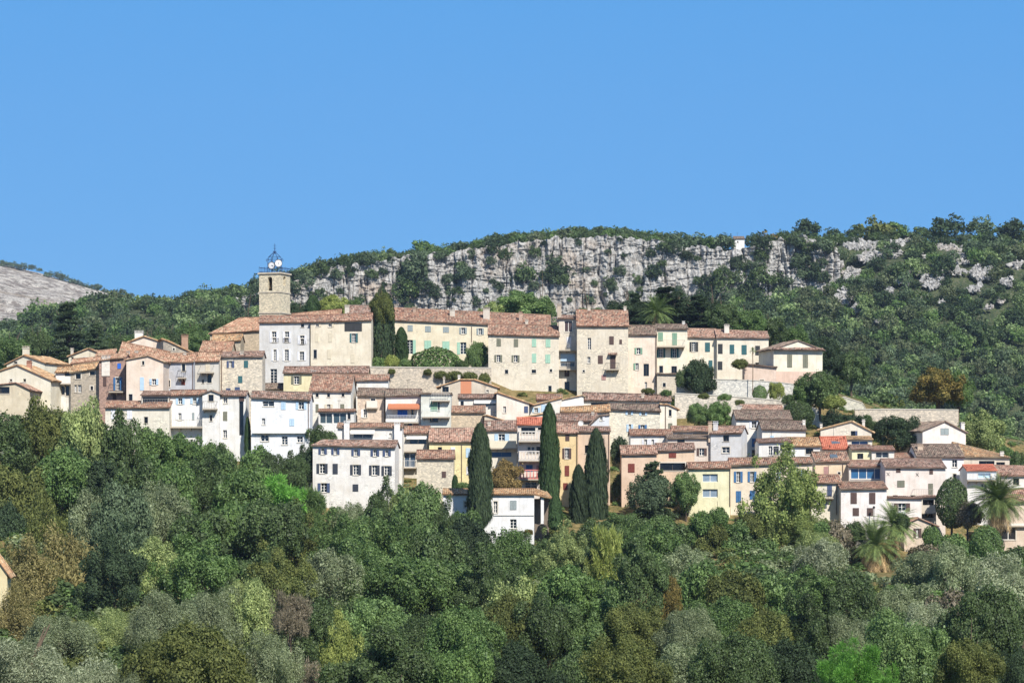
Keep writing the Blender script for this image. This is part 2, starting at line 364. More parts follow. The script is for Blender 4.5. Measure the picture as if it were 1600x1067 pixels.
SH = {'blue': '3f6f9f', 'pale': 'b9d3e6', 'green': '7fa38a', 'mint': 'a5cdb5', 'teal': '35666b', 'dark': '3d424c', 'brown': '5a4640', 'red': '7d3b2f', 'white': 'e6e6ea',
      'olive': '7a7a68', 'cream': 'd9cdb4', 'grey': '9aa4a4', 'navy': '4a5878', 'royal': '2f6fd0', 'black': '343638', 'rose': 'b58d86'}
def shutter(root, lx0, lx1, z0, z1, col, y=-.05, name='shutter'):
    m = MB(); m.box(lx0, y, z0, lx1, y+.04, z1); w_ = lx1-lx0; s = min(.07, w_*.2)
    m.box(lx0, y-.02, z0, lx0+s, y-.001, z1); m.box(lx1-s, y-.02, z0, lx1, y-.001, z1)
    for zz in (z0, (z0+z1)/2-s/2, z1-s): m.box(lx0+s+.001, y-.018, zz, lx1-s-.001, y-.001, zz+s)
    k = int((z1-z0)/.16)
    for i in range(k):
        zz = z0+(i+.5)*(z1-z0)/k; m.quad((lx0+s, y-.002, zz), (lx1-s, y-.002, zz), (lx1-s, y-.016, zz-.05), (lx0+s, y-.016, zz-.05))
    return m.build(name, m_plain(SH.get(col, col), .6, 0.0, 'shutter_paint'), root)
def window(root, lx0, lx1, z0, z1, kind, col):
    y = .26; m = MB(); s = .06; fc = M_WHITE; gm = m_glass()
    nb = 2
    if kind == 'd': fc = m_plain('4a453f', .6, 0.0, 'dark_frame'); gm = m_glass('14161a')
    if kind == 'g': nb = max(2, round((lx1-lx0)/1.2)); gm = m_glass(SH.get(col, col) if col else '2c4a5c')
    if kind == 'G': nb = max(2, round((lx1-lx0)/1.6)); gm = m_glass(SH.get(col, col) if col else '3a4a52')
    m.box(lx0, y-.03, z0, lx0+s, y+.03, z1); m.box(lx1-s, y-.03, z0, lx1, y+.03, z1)
    m.box(lx0+s+.001, y-.03, z0, lx1-s-.001, y+.03, z0+s); m.box(lx0+s+.001, y-.03, z1-s, lx1-s-.001, y+.03, z1)
    if kind != 'd' or lx1-lx0 > .8:
        for i in range(1, nb): xx = lx0+(lx1-lx0)*i/nb; m.box(xx-.045, y-.028, z0+s+.002, xx+.045, y+.028, z1-s-.002)
    if kind in 'ws':
        nh = max(2, round((z1-z0)/.45))
        for i in range(1, nh): zz = z0+(z1-z0)*i/nh; m.box(lx0+s+.002, y-.022, zz-.02, lx1-s-.002, y+.022, zz+.02)
    f = m.build('window', fc, root)
    p = MB(); p.quad((lx0+.01, y+.01, z0+.01), (lx1-.01, y+.01, z0+.01), (lx1-.01, y+.01, z1-.01), (lx0+.01, y+.01, z1-.01)); p.build('pane', gm, f)
    if z1-z0 < 1.9 and kind != 'G':
        q = MB(); q.box(lx0-.08, -.08, z0-.09, lx1+.08, y-.032, z0-.004); q.build('sill', m_plain('cfc6b6', .8, 0.0, 'sill_stone'), f)
        if int(abs(lx0)*10+z0*10) % 3 and kind != 's':
            q = MB(); e = .13
            q.box(lx0-e, -.02, z0, lx0-.002, -.003, z1+e); q.box(lx1+.002, -.02, z0, lx1+e, -.003, z1+e); q.box(lx0-.001, -.019, z1+.002, lx1+.001, -.003, z1+e-.001); q.build('surround', m_plain('ddd5c6', .85, 0.0, 'window_surround'), f)
def railing(parent, x0, x1, yf, z, h=1.0, style='iron', col=None):
    m = MB()
    if style == 'iron':
        m.box(x0, yf, z+h-.05, x1, yf+.05, z+h); m.box(x0, yf, z+.08, x1, yf+.04, z+.12)
        n = max(3, int((x1-x0)/.22))
        for i in range(n+1): xx = x0+(x1-x0)*i/n; m.box(xx-.016, yf+.005, z, xx+.016, yf+.037, z+h-.052)
        for xx in (x0, x1): m.box(xx-.02, yf+.051, z+h-.05, xx+.02, -.02, z+h)
        mat = m_plain(col or '3a3c40', .5, 0.0, 'iron')
    elif style == 'baluster':
        m.box(x0, yf, z+h-.14, x1, yf+.16, z+h); m.box(x0, yf, z, x1, yf+.16, z+.12)
        n = max(3, int((x1-x0)/.42))
        for i in range(n+1):
            xx = x0+(x1-x0)*i/n; xx = min(max(xx, x0+.09), x1-.09); m.tube([(xx, yf+.08, z+.121), (xx, yf+.08, z+.35), (xx, yf+.08, z+h-.2), (xx, yf+.08, z+h-.141)], [.06, .10, .055, .07], 6)
        for xx in (x0+.001, x1-.14): m.box(xx, yf+.161, z+.01, xx+.139, -.02, z+h)
        mat = m_plain(col or 'd8d0c2', .8, 0.0, 'stone_balustrade')
    else:
        m.box(x0, yf, z, x1, yf+.1, z+h)
        for xx in (x0+.001, x1-.1): m.box(xx, yf+.101, z+.003, xx+.099, -.02, z+h)
        mat = m_plain(col or 'e2d9c8', .85, 0.0, 'parapet')
    return m.build('railing', mat, parent)
HOUSES = {}
def H(label, T, Y, x0, x1, base, roof, wall='e8dcc6', rc='brown', wins=(), chims=(), stone=0.0, yaw=0.0, D=None, balc=(), hip=(0, 0), cat='house', pipe=None, name='house', fw=None, band=None, ov=.35, group=None):
    X0, _ = TP(T, x0, 0); X1, _ = TP(T, x1, 0); BY = TP(T, 0, base)[1]
    th = -math.radians(yaw)                      # positive yaw shows the right-hand side
    P0 = at((X0+X1)/2, BY, Y); hw_ = (X1-X0)/2*Y/F; P0.z = min(P0.z-2.5, min(float(gz(P0.x+s_*hw_, P0.y+d_)[0]) for s_ in (-1, 0, 1) for d_ in (0, 4, 8))-.8)
    ca, sa = math.cos(th), math.sin(th)
    def fac(px, py, c=0.0):                      # photo pixel -> local x, z on the plane local y = c
        d = Vector(((px-800)/F, 1, (HY-py)/F)); rx = ca*d.x+sa*d.y; ry = -sa*d.x+ca*d.y
        bx = ca*P0.x+sa*P0.y; by = -sa*P0.x+ca*P0.y; t = (by+c)/ry
        return t*rx-bx, t*d.z-P0.z
    root = empty(name, P0, th); tag(root, label, cat, group or 'houses of the hill village' if cat == 'house' else group)
    stone = max(stone, (0.10, 0.16, 0.22)[len(HOUSES) % 3]) if cat == 'house' else stone
    xl = fac(X0, BY)[0]; xr = fac(X1, BY)[0]
    wm = m_wall(wall, stone)
    rt = MB(); wallm = MB(); chdepth = 1.5; HOUSES.setdefault(label, None)
    kind = roof[0]
    if kind in ('f', 'flat'):
        eL, eR, rL, rR = roof[1:]
        px = lambda y: TP(T, 0, y)[1]
        zeL = fac(X0, px(eL), -ov)[1]; zeR = fac(X1, px(eR), -ov)[1]
        rise_px = ((px(eL)-px(rL))+(px(eR)-px(rR)))/2
        if kind == 'flat': sb = (D or 7)/2; zrL, zrR = zeL+.12, zeR+.12
        else:
            sb = max(2.2, rise_px*Y/F/.36)
            if D: sb = D/2
            zrL = fac(X0, px(rL), sb)[1]; zrR = fac(X1, px(rR), sb)[1]
        D = D or 2*sb; chdepth = sb
        lx, rx_ = xl-.15, xr+.15; h0 = hip[0]*Y/F; h1 = hip[1]*Y/F
        ZL = lambda x, a, b: a+(b-a)*(x-xl)/(xr-xl)
        eo0, eo1 = (lx, -ov, ZL(lx, zeL, zeR)), (rx_, -ov, ZL(rx_, zeL, zeR))
        ro0, ro1 = (lx+h0, sb, ZL(lx+h0, zrL, zrR)), (rx_-h1, sb, ZL(rx_-h1, zrL, zrR))
        bo0, bo1 = (lx, D+ov, eo0[2]), (rx_, D+ov, eo1[2])
        slab(rt, eo0, eo1, ro1, ro0); slab(rt, bo1, bo0, ro0, ro1)
        if h0: slab(rt, bo0, eo0, ro0, ro0)
        if h1: slab(rt, eo1, bo1, ro1, ro1)
        if kind == 'f':
            rt.tube([Vector(ro0)+Vector((0, 0, .16)), Vector(ro1)+Vector((0, 0, .16))], .14, 6)
        kf = ov/(sb+ov); top = lambda x: ZL(x, zeL+(zrL-zeL)*kf, zeR+(zrR-zeR)*kf)-.03
        prof = [(xl, top(xl)), (xr, top(xr))]
        gl = [] if h0 else [(xl, sb, ZL(xl, zrL, zrR)-.03)]; gr = [] if h1 else [(xr, sb, ZL(xr, zrL, zrR)-.03)]
        zroof = lambda y: max(.4, sb*(1-max(0, min(1, y))))
    else:
        D = D or 8.0
        pts = [fac(*TP(T, a, b)) for a, b in roof[1]]
        yb = -.22
        for (a, za), (b, zb) in zip(pts[:-1], pts[1:]):
            if za <= zb: ex = .18 if (a, za) == pts[0] else 0; k = (zb-za)/max(.01, b-a); slab(rt, (a-ex, D+.2, za-ex*k-.2), (a-ex, yb, za-ex*k-.2), (b, yb, zb-.2), (b, D+.2, zb-.2))
            else: ex = .18 if (b, zb) == pts[-1] else 0; k = (zb-za)/max(.01, b-a); slab(rt, (b+ex, yb, zb+ex*k-.2), (b+ex, D+.2, zb+ex*k-.2), (a, D+.2, za-.2), (a, yb, za-.2))
        xs_ = [p[0] for p in pts]; zs_ = [p[1]-.22 for p in pts]
        top = lambda x: float(np.interp(x, xs_, zs_))
        prof = [(xl, top(xl))]+[(p[0], p[1]-.22) for p in pts if xl < p[0] < xr]+[(xr, top(xr))]
        gl = gr = []; rise_px = 0
    # facade with real openings
    ops = []; deco = []
    for q in wins:
        a, z1 = fac(q[0], q[1]); b, z0 = fac(q[2], q[3]); k = q[4]; col = q[5] if len(q) > 5 else None
        zt = min(top(a), top(b))-.08; z1 = min(z1, zt)
        if z1-z0 < .15 or a < xl+.02 or b > xr-.02:
            a = max(a, xl+.05); b = min(b, xr-.05)
            if z1-z0 < .15 or b-a < .15: continue
        if k != 'c' and k != 'b': ops.append((a, b, z0, z1))
        deco.append((a, b, z0, z1, k, col))
    bx = sorted(set([xl, xr]+[p[0] for p in prof]+[v for o_ in ops for v in o_[:2]]))
    for a, b in zip(bx[:-1], bx[1:]):
        if b-a < 1e-5: continue
        z = 0.0; mid = (a+b)/2
        for o_ in sorted([o_ for o_ in ops if o_[0] < mid < o_[1]], key=lambda q: q[2]):
            if o_[2] > z: wallm.quad((a, 0, z), (b, 0, z), (b, 0, o_[2]), (a, 0, o_[2]))
            z = max(z, o_[3])
        wallm.quad((a, 0, z), (b, 0, z), (b, 0, top(b)), (a, 0, top(a)))
    for a, b, z0, z1 in ops:
        d = .36
        wallm.quad((a, 0, z0), (a, d, z0), (a, d, z1), (a, 0, z1)); wallm.quad((b, 0, z0), (b, 0, z1), (b, d, z1), (b, d, z0))
        wallm.quad((a, 0, z1), (a, d, z1), (b, d, z1), (b, 0, z1)); wallm.quad((a, 0, z0), (b, 0, z0), (b, d, z0), (a, d, z0))
        wallm.quad((a, d, z0), (a, d, z1), (b, d, z1), (b, d, z0))
    for s, g_ in ((xl, gl), (xr, gr)):
        v = [(s, 0, 0), (s, 0, top(s))]+g_+[(s, D, top(s)), (s, D, 0)]; wallm.add(v, [tuple(range(len(v)))])
    v = [(xl, D, 0)]+[(a, D, b) for a, b in prof]+[(xr, D, 0)]; wallm.add(v, [tuple(range(len(v)))])
    wo = wallm.build('wall', wm, root)
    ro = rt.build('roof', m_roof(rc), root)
    for a, b, z0, z1, k, col in deco:
        w_ = b-a
        if k == 'c':
            if w_ > .62 : shutter(root, a, (a+b)/2-.01, z0, z1, col or 'dark'); shutter(root, (a+b)/2+.01, b, z0, z1, col or 'dark')
            else: shutter(root, a, b, z0, z1, col or 'dark')
            continue
        if k == 'b':
            m = MB(); m.box(a, -.03, z0, b, -.005, z1); m.build('plaster_patch', m_plain(col, .9, 0.0, 'patch'), root); continue
        kk = 'w' if k in 'sLR' else k
        window(root, a, b, z0, z1, 'd' if (k in 'slrLR' and col in ('dark', 'olive', 'brown') and z1-z0 < 1.0) else ('d' if k in 'lr' else kk), col if k in 'gG' else None)
        if k in 'sLl': shutter(root, a-max(.32, w_/2)-.02, a-.03, z0, z1, col or 'dark', -.06)
        if k in 'sRr': shutter(root, b+.03, b+max(.32, w_/2)+.02, z0, z1, col or 'dark', -.06)
    for q in balc:
        T2, a, b, zy, dep, style = q[:6]; col = q[6] if len(q) > 6 else None; hh = q[7] if len(q) > 7 else 1.0
        (pa, pz), (pb, _) = TP(T2, a, zy), TP(T2, b, zy); lx0, z = fac(pa, pz, -dep); lx1, _z = fac(pb, pz, -dep)
        m = MB(); m.box(lx0, -dep, z-.18, lx1, -.004, z)
        n = max(2, int((lx1-lx0)/1.3))
        for i in range(n+1):
            xx = lx0+.1+(lx1-lx0-.35)*i/n; m.add([(xx, -dep*.8, z-.181), (xx, -.004, z-.181), (xx, -.004, z-.6), (xx+.12, -dep*.8, z-.181), (xx+.12, -.004, z-.181), (xx+.12, -.004, z-.6)], [(0, 1, 2), (3, 5, 4), (0, 2, 5, 3), (0, 3, 4, 1)])
        bo = m.build('balcony', m_plain('b9ad9b', .85, 0.0, 'balcony_slab'), root); railing(bo, lx0+.03, lx1-.03, -dep+.03, z+.003, hh, style, col)
    for q in chims:
        T2, a, b, c_, d_ = q[:5]; col = q[5] if len(q) > 5 else 'd6cbb9'
        (pa, pt), (pc, pb_) = TP(T2, a, b), TP(T2, c_, d_)
        if kind == 'f' and rise_px > 1:
            ey = TP(T, 0, (roof[1]+roof[2])/2)[1]; t_ = (ey-pb_)/rise_px; dep = sb*max(.1, min(1.02, t_))
        else: dep = chdepth
        if d_-b > 140: dep = -.42
        lx0, z1 = fac(pa, pt, dep); lx1, _z = fac(pc, pb_, dep); z0 = fac(pc, pb_, dep)[1]-1.2
        m = MB(); wd = max(.35, min(1.1, lx1-lx0)); m.box(lx0, dep-wd*.3, z0, lx1, dep+wd*.5, z1-.22)
        m.box(lx0-.07, dep-wd*.3-.07, z1-.219, lx1+.07, dep+wd*.5+.07, z1-.12)
        for xx in (lx0+.02, (lx0+lx1)/2-.06, lx1-.14): m.box(xx, dep-wd*.2, z1-.119, xx+.12, dep+wd*.4, z1+.05)
        m.box(lx0-.05, dep-wd*.3-.05, z1+.051, lx1+.05, dep+wd*.5+.05, z1+.11)
        m.build('chimney', m_wall(col, 0.3), ro)
    if kind == 'f' and len(HOUSES) % 3 == 1:
        m = MB(); ax = xl+(xr-xl)*(.2+.6*((len(HOUSES)*.37) % 1)); az = max(zrL, zrR); m.tube([(ax, sb, az-.5), (ax, sb, az+1.5)], .022, 4)
        for q_ in range(4): m.tube([(ax-.35+.05*q_, sb-.3+.2*q_, az+1.4), (ax+.35-.05*q_, sb-.3+.2*q_, az+1.4)], .014, 4)
        m.tube([(ax, sb-.35, az+1.4), (ax, sb+.35, az+1.4)], .014, 4); m.build('antenna', M_IRON, ro)
    if pipe:
        T2, a, y0, y1 = pipe; pa, q0 = TP(T2, a, y0); _, q1 = TP(T2, a, y1)
        l0, z1 = fac(pa, q0, -.1); _, z0 = fac(pa, q1, -.1); m = MB(); m.tube([(l0, -.08, z0), (l0, -.08, z1)], .055, 6); m.build('downpipe', m_plain('6f5a4e', .5, 0.0, 'pipe'), root)
    root['_f'] = 1; del root['_f']
    HOUSES[label] = (root, fac, D)
    return root
def part(label, name, mb_fn, mat):
    root, fac, D = HOUSES[label]; m = MB(); mb_fn(m, fac); return m.build(name, mat, root)

# --- left end of the village
H('cream gable house with two-hole chimney at the far left end, rising behind a lower gable', 1, 372, 62, 415, 1180, ('g', [(55, 402), (225, 318), (418, 388)]), 'f0e8cd', 'tan', W(1, (128, 380, 160, 402, 'd')), [(1, 215, 250, 262, 330, 'efe4c6')], yaw=16)
H('wide yellowish gable house with brick chimney at the left edge', 1, 362, -70, 470, 1180, ('g', [(-80, 490), (160, 408), (482, 552)]), 'ece3c8', 'tan', W(1, (215, 545, 240, 570, 'd'), (90, 548, 112, 566, 'd')), [(1, 250, 382, 290, 452, 'c98a6a')], yaw=8)
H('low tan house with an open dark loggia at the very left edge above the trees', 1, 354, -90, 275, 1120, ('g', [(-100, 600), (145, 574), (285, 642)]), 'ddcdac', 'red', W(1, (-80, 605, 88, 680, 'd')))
H('small beige gable house with a square chimney half hidden behind orange roofs, left end', 1, 388, 636, 900, 700, ('g', [(632, 330), (820, 258), (905, 292)]), 'e3d5b6', 'tan', W(1, (660, 342, 682, 362, 'd'), (765, 345, 800, 365, 'd')), [(1, 655, 265, 680, 310)])
H('white-fronted narrow house with an upper terrace beside the yellow gable', 1, 366, 515, 655, 1130, ('f', 492, 488, 448, 440), 'e8e2d6', 'tan', W(1, (563, 612, 600, 690, 'd'), (608, 608, 640, 700, 'd'), (600, 482, 645, 540, 'd')), balc=[(1, 520, 655, 585, 1.1, 'solid', 'e9e3da')])
H('grey stone house with arched openings and lichen roof, left part of the village', 1, 365, 655, 918, 1130, ('f', 494, 452, 430, 395), 'b9ac98', 'tan', W(1, (702, 497, 748, 545, 'd'), (832, 474, 878, 512, 'd'), (690, 600, 710, 665, 'w'), (722, 600, 755, 670, 'w'), (838, 612, 862, 650, 'd')), stone=.7)
H('low house under a bright orange roof squeezed behind the arched stone house', 1, 379, 660, 932, 800, ('f', 412, 380, 372, 352), 'd8c8ab', 'orange')
H('house with short orange roof and white ridge behind the pinkish stone house', 1, 386, 888, 1052, 800, ('f', 345, 335, 296, 280), 'dccbb4', 'orange', W(1, (905, 345, 925, 370, 'd')))
H('tall pinkish rubble-stone house in shade with blue shutters and a small balcony', 1, 363.5, 918, 1160, 1080, ('f', 380, 352, 338, 318), 'b28f7f', 'orange', W(1, (955, 528, 985, 612, 'c', 'brown'), (1072, 533, 1108, 650, 's', 'blue'), (1088, 402, 1120, 450, 'c', 'royal'), (1045, 690, 1075, 755, 'c', 'brown')), stone=.9, balc=[(1, 1005, 1140, 660, 1.0, 'iron')], chims=[(1, 945, 335, 1020, 440, 'f0e6d8')])
H('pink gable house with pale blue shutters near the left end', 1, 361, 1170, 1512, 1080, ('g', [(1162, 362), (1372, 322), (1518, 378)]), 'efd9c2', 'orange', W(1, (1315, 380, 1336, 416, 'd'), (1297, 530, 1333, 650, 'c', 'pale'), (1407, 545, 1445, 600, 's', 'pale'), (1192, 686, 1227, 752, 'd')), D=6)
H('long-roofed house with sweeping orange tiles behind the pink gable', 1, 374, 1095, 1530, 900, ('f', 345, 378, 215, 305), 'd6c3a8', 'orange', W(1, (1120, 262, 1135, 280, 'd')), [(1, 1170, 295, 1200, 350), (1, 1250, 290, 1278, 332)], D=9)
H('pale pink gable with a white chimney at the top of the left quarter', 1, 396, 1198, 1510, 700, ('g', [(1190, 198), (1335, 145), (1515, 203)]), 'f1dcc6', 'tan', (), [(1, 1250, 105, 1325, 165, 'eeeae0')])
H('grey stone house with a straw-coloured sloping roof below the church', 1, 392, 1512, 1880, 700, ('g', [(1490, 168), (1541, 185), (1885, 345)]), 'b3a795', 'tan', W(1, (1600, 260, 1618, 280, 'd')), [(1, 1680, 140, 1740, 260, 'b58e70')], stone=.7, D=14, yaw=-14)
H('row house with tan and orange tiles on the slope beneath the church', 1, 398, 1850, 2130, 700, ('f', 300, 320, 205, 215), 'c9b899', 'orange', (), [(1, 1905, 330, 1935, 365)])
H('bluish-grey plastered house with a hanging iron balcony, left of centre', 2, 367, 684, 962, 560, ('f', 42, 38, -32, -40), 'bcbfc8', 'orange', W(2, (850, 178, 885, 245, 'c', 'red'), (700, 200, 745, 265, 'w'), (855, 50, 885, 120, 'd')), [(2, 870, -50, 895, -20)], balc=[(2, 815, 890, 175, .9, 'iron')], pipe=(2, 955, 45, 300))
H('greyish house cut by a diagonal shadow with a high balcony beside the stone house', 2, 369, 965, 1196, 560, ('f', 40, 30, -42, -52), 'cfc9bd', 'orange', W(2, (1075, 42, 1115, 122, 'c', 'cream'), (1090, 150, 1130, 225, 'd'), (1040, 195, 1060, 230, 'd')), balc=[(2, 1020, 1145, 125, 1.2, 'iron', 'c9c4b8')], D=7)
H('square stone house with dark blue-green shutters below the church', 2, 371, 1205, 1600, 620, ('f', -8, -12, -48, -55), 'dccfb8', 'brown', W(2, (1292, 22, 1318, 85, 's', 'navy'), (1430, 20, 1468, 85, 'c', 'teal'), (1376, 162, 1415, 226, 'c', 'teal'), (1265, 275, 1305, 306, 'c', 'navy'), (1345, 265, 1392, 306, 'c', 'navy')), [(2, 1395, -65, 1425, -20)], stone=.75, pipe=(2, 1222, 0, 300))
# --- front row, left
H('long cream house with low red roof above the trees at the left', 2, 352, 145, 738, 760, ('f', 462, 462, 408, 408), 'e9e1cc', 'red', W(2, (197, 478, 235, 560, 'c', 'white'), (347, 482, 394, 560, 'c', 'white'), (505, 540, 540, 600, 'd')))
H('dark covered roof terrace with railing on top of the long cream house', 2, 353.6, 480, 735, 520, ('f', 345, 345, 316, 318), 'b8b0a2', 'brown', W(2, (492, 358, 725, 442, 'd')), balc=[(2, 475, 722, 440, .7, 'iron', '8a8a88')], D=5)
H('white house with pale shutters and a long fenced balcony at its foot, left front row', 2, 354.4, 738, 1058, 760, ('f', 352, 346, 306, 304), 'f0efec', 'red', W(2, (822, 367, 858, 424, 's', 'pale'), (957, 367, 990, 420, 's', 'pale'), (822, 505, 850, 570, 's', 'white'), (950, 502, 970, 570, 'c', 'grey')), balc=[(2, 715, 1045, 632, 1.3, 'iron', 'c4beb0')], pipe=(2, 742, 360, 620))
H('narrow house with a small triangular dormer and a box balcony', 2, 353.2, 1045, 1205, 860, ('g', [(1035, 325), (1128, 290), (1212, 322)]), 'ebe8e2', 'grey', W(2, (1100, 335, 1148, 398, 'd'), (1113, 525, 1135, 580, 'd')), balc=[(2, 1045, 1178, 462, 1.1, 'iron', '8d877c')])
H('plain white house with brown blinds and a dark vertical recess', 2, 354, 1207, 1445, 900, ('f', 352, 350, 312, 312), 'eceae4', 'brown', W(2, (1240, 360, 1275, 416, 'w'), (1236, 492, 1275, 575, 'c', 'olive'), (1236, 662, 1272, 735, 'w'), (1385, 398, 1425, 712, 'd'), (1385, 356, 1432, 395, 'c', 'brown')))
H('large bluish-white house with pale blue shutters and a white ledge over its ground floor', 4, 351, 192, 735, 1060, ('f', 548, 572, 492, 505), 'eef0f2', 'brown', W(4, (298, 572, 405, 622, 'w'), (470, 578, 512, 650, 'c', 'pale'), (632, 578, 680, 648, 's', 'pale'), (292, 732, 322, 790, 'w'), (548, 735, 592, 802, 'c', 'pale'), (282, 882, 355, 945, 'w'), (475, 897, 530, 975, 'w'), (617, 897, 670, 955, 'w')), stone=.25, pipe=(4, 722, 575, 920))
part('large bluish-white house with pale blue shutters and a white ledge over its ground floor', 'ledge', lambda m, f: m.box(f(395, 675)[0], -.5, f(395, 677)[1], f(480, 675)[0], -.004, f(395, 674.5)[1]), m_plain('e8e6e0'))
# --- church hill and the two tall houses
H('church nave under a hipped orange roof left of the bell tower', 3, 428, 48, 560, 1150, ('f', 905, 872, 766, 752), 'c8b394', 'orange', (), stone=.5, hip=(42, 0), cat='church', name='church_nave', D=14)
H('low stone outbuilding with mossy lean-to roof against the church', 3, 417, 60, 330, 1150, ('f', 985, 965, 918, 912), 'c4b69c', 'tan', W(3, (160, 1020, 185, 1040, 'd')), stone=.9)
H('tall pale grey house with white shutters right below the bell tower', 3, 414, 505, 977, 1390, ('f', 802, 796, 742, 738), 'd6d5d2', 'red', W(3, (622, 878, 662, 976, 's', 'white'), (742, 878, 780, 976, 's', 'white'), (882, 915, 922, 994, 's', 'white'), (890, 805, 920, 838, 'd'))+W(4, (400, 96, 427, 200, 's', 'white'), (503, 96, 540, 200, 's', 'white'), (642, 115, 682, 196, 's', 'white'), (390, -12, 427, 30, 's', 'white'), (505, -12, 540, 30, 's', 'white'), (650, -5, 682, 45, 's', 'white'), (370, 275, 432, 410, 'w')), pipe=(3, 975, 810, 1300))
H('tall cream house with a slatted brown loggia beside the big ivy-clad tree', 3, 413.5, 980, 1541, 1330, ('f', 796, 778, 738, 718), 'e9dcc0', 'red', W(3, (1030, 802, 1055, 832, 'R', 'cream'), (1145, 802, 1175, 835, 'R', 'cream'), (1295, 797, 1455, 874, 'c', 'black'), (1022, 895, 1052, 975, 'c', 'cream'), (1145, 892, 1178, 975, 'c', 'cream'), (1362, 895, 1398, 978, 's', 'teal'))+W(4, (770, 97, 800, 178, 'd'), (900, 97, 930, 182, 'c', 'cream'), (1115, 140, 1150, 220, 'c', 'cream')))
H('house with an orange roof peeping above the tall pale grey house', 3, 428, 800, 1255, 900, ('f', 742, 735, 722, 680), 'd9c9ae', 'orange')
H('small house end with dark gable recess beside the ivy-clad tree', 3, 429, 1325, 1541, 900, ('f', 722, 722, 645, 645), 'cdbb9f', 'brown', (), [(3, 1297, 635, 1338, 715)])
# --- centre left
H('yellow strip house with olive shutters under a long lichen roof', 4, 392, 492, 1272, 640, ('f', 318, 322, 265, 262), 'efe3ae', 'brown', W(4, (588, 342, 635, 415, 's', 'olive')), chims=[(4, 748, 295, 795, 370, 'efe9df')])
H('lean-to with thick mossy tiles left of the yellow strip house', 4, 394, 275, 487, 620, ('f', 468, 468, 420, 420), 'e5d9c4', 'grey')
H('tiny roofed dormer with an arched opening beside the stone house', 4, 385, 110, 240, 640, ('f', 482, 480, 412, 410), 'b9a48c', 'brown', (), D=3)
H('cream house with a very large red tiled roof and three small attic windows', 4, 373, 735, 1115, 960, ('f', 488, 490, 338, 340), 'ece8da', 'red', W(4, (790, 500, 816, 535, 'd'), (896, 500, 922, 535, 'd'), (1030, 500, 1055, 530, 'd'), (790, 600, 816, 676, 'c', 'olive'), (895, 602, 925, 655, 's', 'cream'), (1018, 600, 1055, 655, 'c', 'olive')), stone=.15)
H('glazed conservatory with two big dark panes below the large red roof', 4, 368, 815, 1145, 900, ('f', 672, 672, 658, 660), 'e7e5df', 'red', W(4, (828, 682, 942, 780, 'G'), (952, 682, 1072, 780, 'G'), (1085, 682, 1112, 740, 'd')), D=4)
H('white house with a red roof strip beside the rubble retaining wall', 4, 389, 1130, 1460, 640, ('f', 388, 385, 340, 340), 'e9e6dc', 'red', W(4, (1145, 392, 1170, 428, 'd')))
H('pinkish stone house with one white shutter below the rubble retaining wall', 9, 379, 583, 832, 580, ('f', 232, 236, 166, 170), 'dcc4ae', 'grey', W(9, (708, 250, 748, 310, 'w'), (640, 352, 672, 428, 'L', 'white')), stone=.7, D=7, balc=[(9, 665, 770, 335, .6, 'solid', 'e6ddd0')])
H('white house with a bright royal-blue door and an orange awning', 9, 377.5, 845, 1168, 620, ('f', 238, 232, 172, 178), 'ece8df', 'grey', W(9, (955, 358, 1045, 418, 'c', 'royal'), (1083, 350, 1102, 415, 'd'), (1043, 485, 1090, 545, 'c', 'blue'), (1100, 480, 1150, 540, 'b', 'dcab9f')), balc=[(9, 855, 1150, 470, 1.0, 'iron', 'e6e6e6')])
H('house with green and white doors opening on a plant-filled balcony', 9, 376.5, 1172, 1448, 600, ('flat', 212, 214, 0, 0), 'dfe2d6', 'grey', W(9, (1262, 285, 1325, 368, 'c', 'green'), (1330, 285, 1345, 368, 'd'), (1255, 430, 1330, 470, 'd')), balc=[(9, 1270, 1440, 268, .8, 'iron', 'e3e0d8'), (9, 1183, 1440, 420, 1.1, 'iron', 'd8dcd6')])
H('tan gable house with a faded orange plaster patch under the retaining wall', 5, 398, 885, 1405, 1180, ('g', [(850, 968), (1062, 900), (1185, 900), (1415, 975)]), 'dccbb2', 'tan', W(5, (895, 960, 955, 1022, 'd'), (1303, 1002, 1326, 1024, 'w'), (1065, 915, 1165, 1040, 'b', 'd48f6c')), [(5, 1040, 868, 1062, 900, 'ece6da'), (5, 903, 885, 920, 925)], stone=.3)
H('white house with a long shaded window band under a narrow roof', 10, 388, 572, 930, 330, ('f', 138, 136, 106, 106), 'ece6da', 'brown', W(10, (712, 168, 918, 200, 'G'), (590, 160, 620, 200, 'd')))
H('cream half-gable house sloping down to the right below the tall stone front', 10, 386, 925, 1225, 420, ('g', [(920, 76), (935, 72), (1262, 182)]), 'f0e4d2', 'tan', W(10, (985, 206, 1012, 265, 'w'), (1180, 205, 1215, 265, 'c', 'navy')))
H('tan rubble house with patchy roof in the middle of the slope', 10, 379.5, 498, 812, 440, ('f', 268, 270, 215, 212), 'd3bea0', 'red', (), stone=.8, pipe=(10, 805, 275, 400))
H('beige side wing with a sloping top beside the tan rubble house', 10, 377, 812, 1045, 440, ('g', [(808, 282), (830, 280), (1050, 348)]), 'd9c7ac', 'tan', ())
H('house with a tall blue glass bay and a white awning, centre left', 10, 366, 68, 298, 960, ('f', 466, 462, 402, 400), 'd9cfbb', 'red', W(10, (118, 502, 275, 606, 'g', '3d5a74'), (70, 640, 172, 770, 'g', '33465a')), balc=[(10, 60, 285, 620, .5, 'solid', 'dcd3c4'), (10, 60, 180, 770, .9, 'iron', 'e0e0de')])
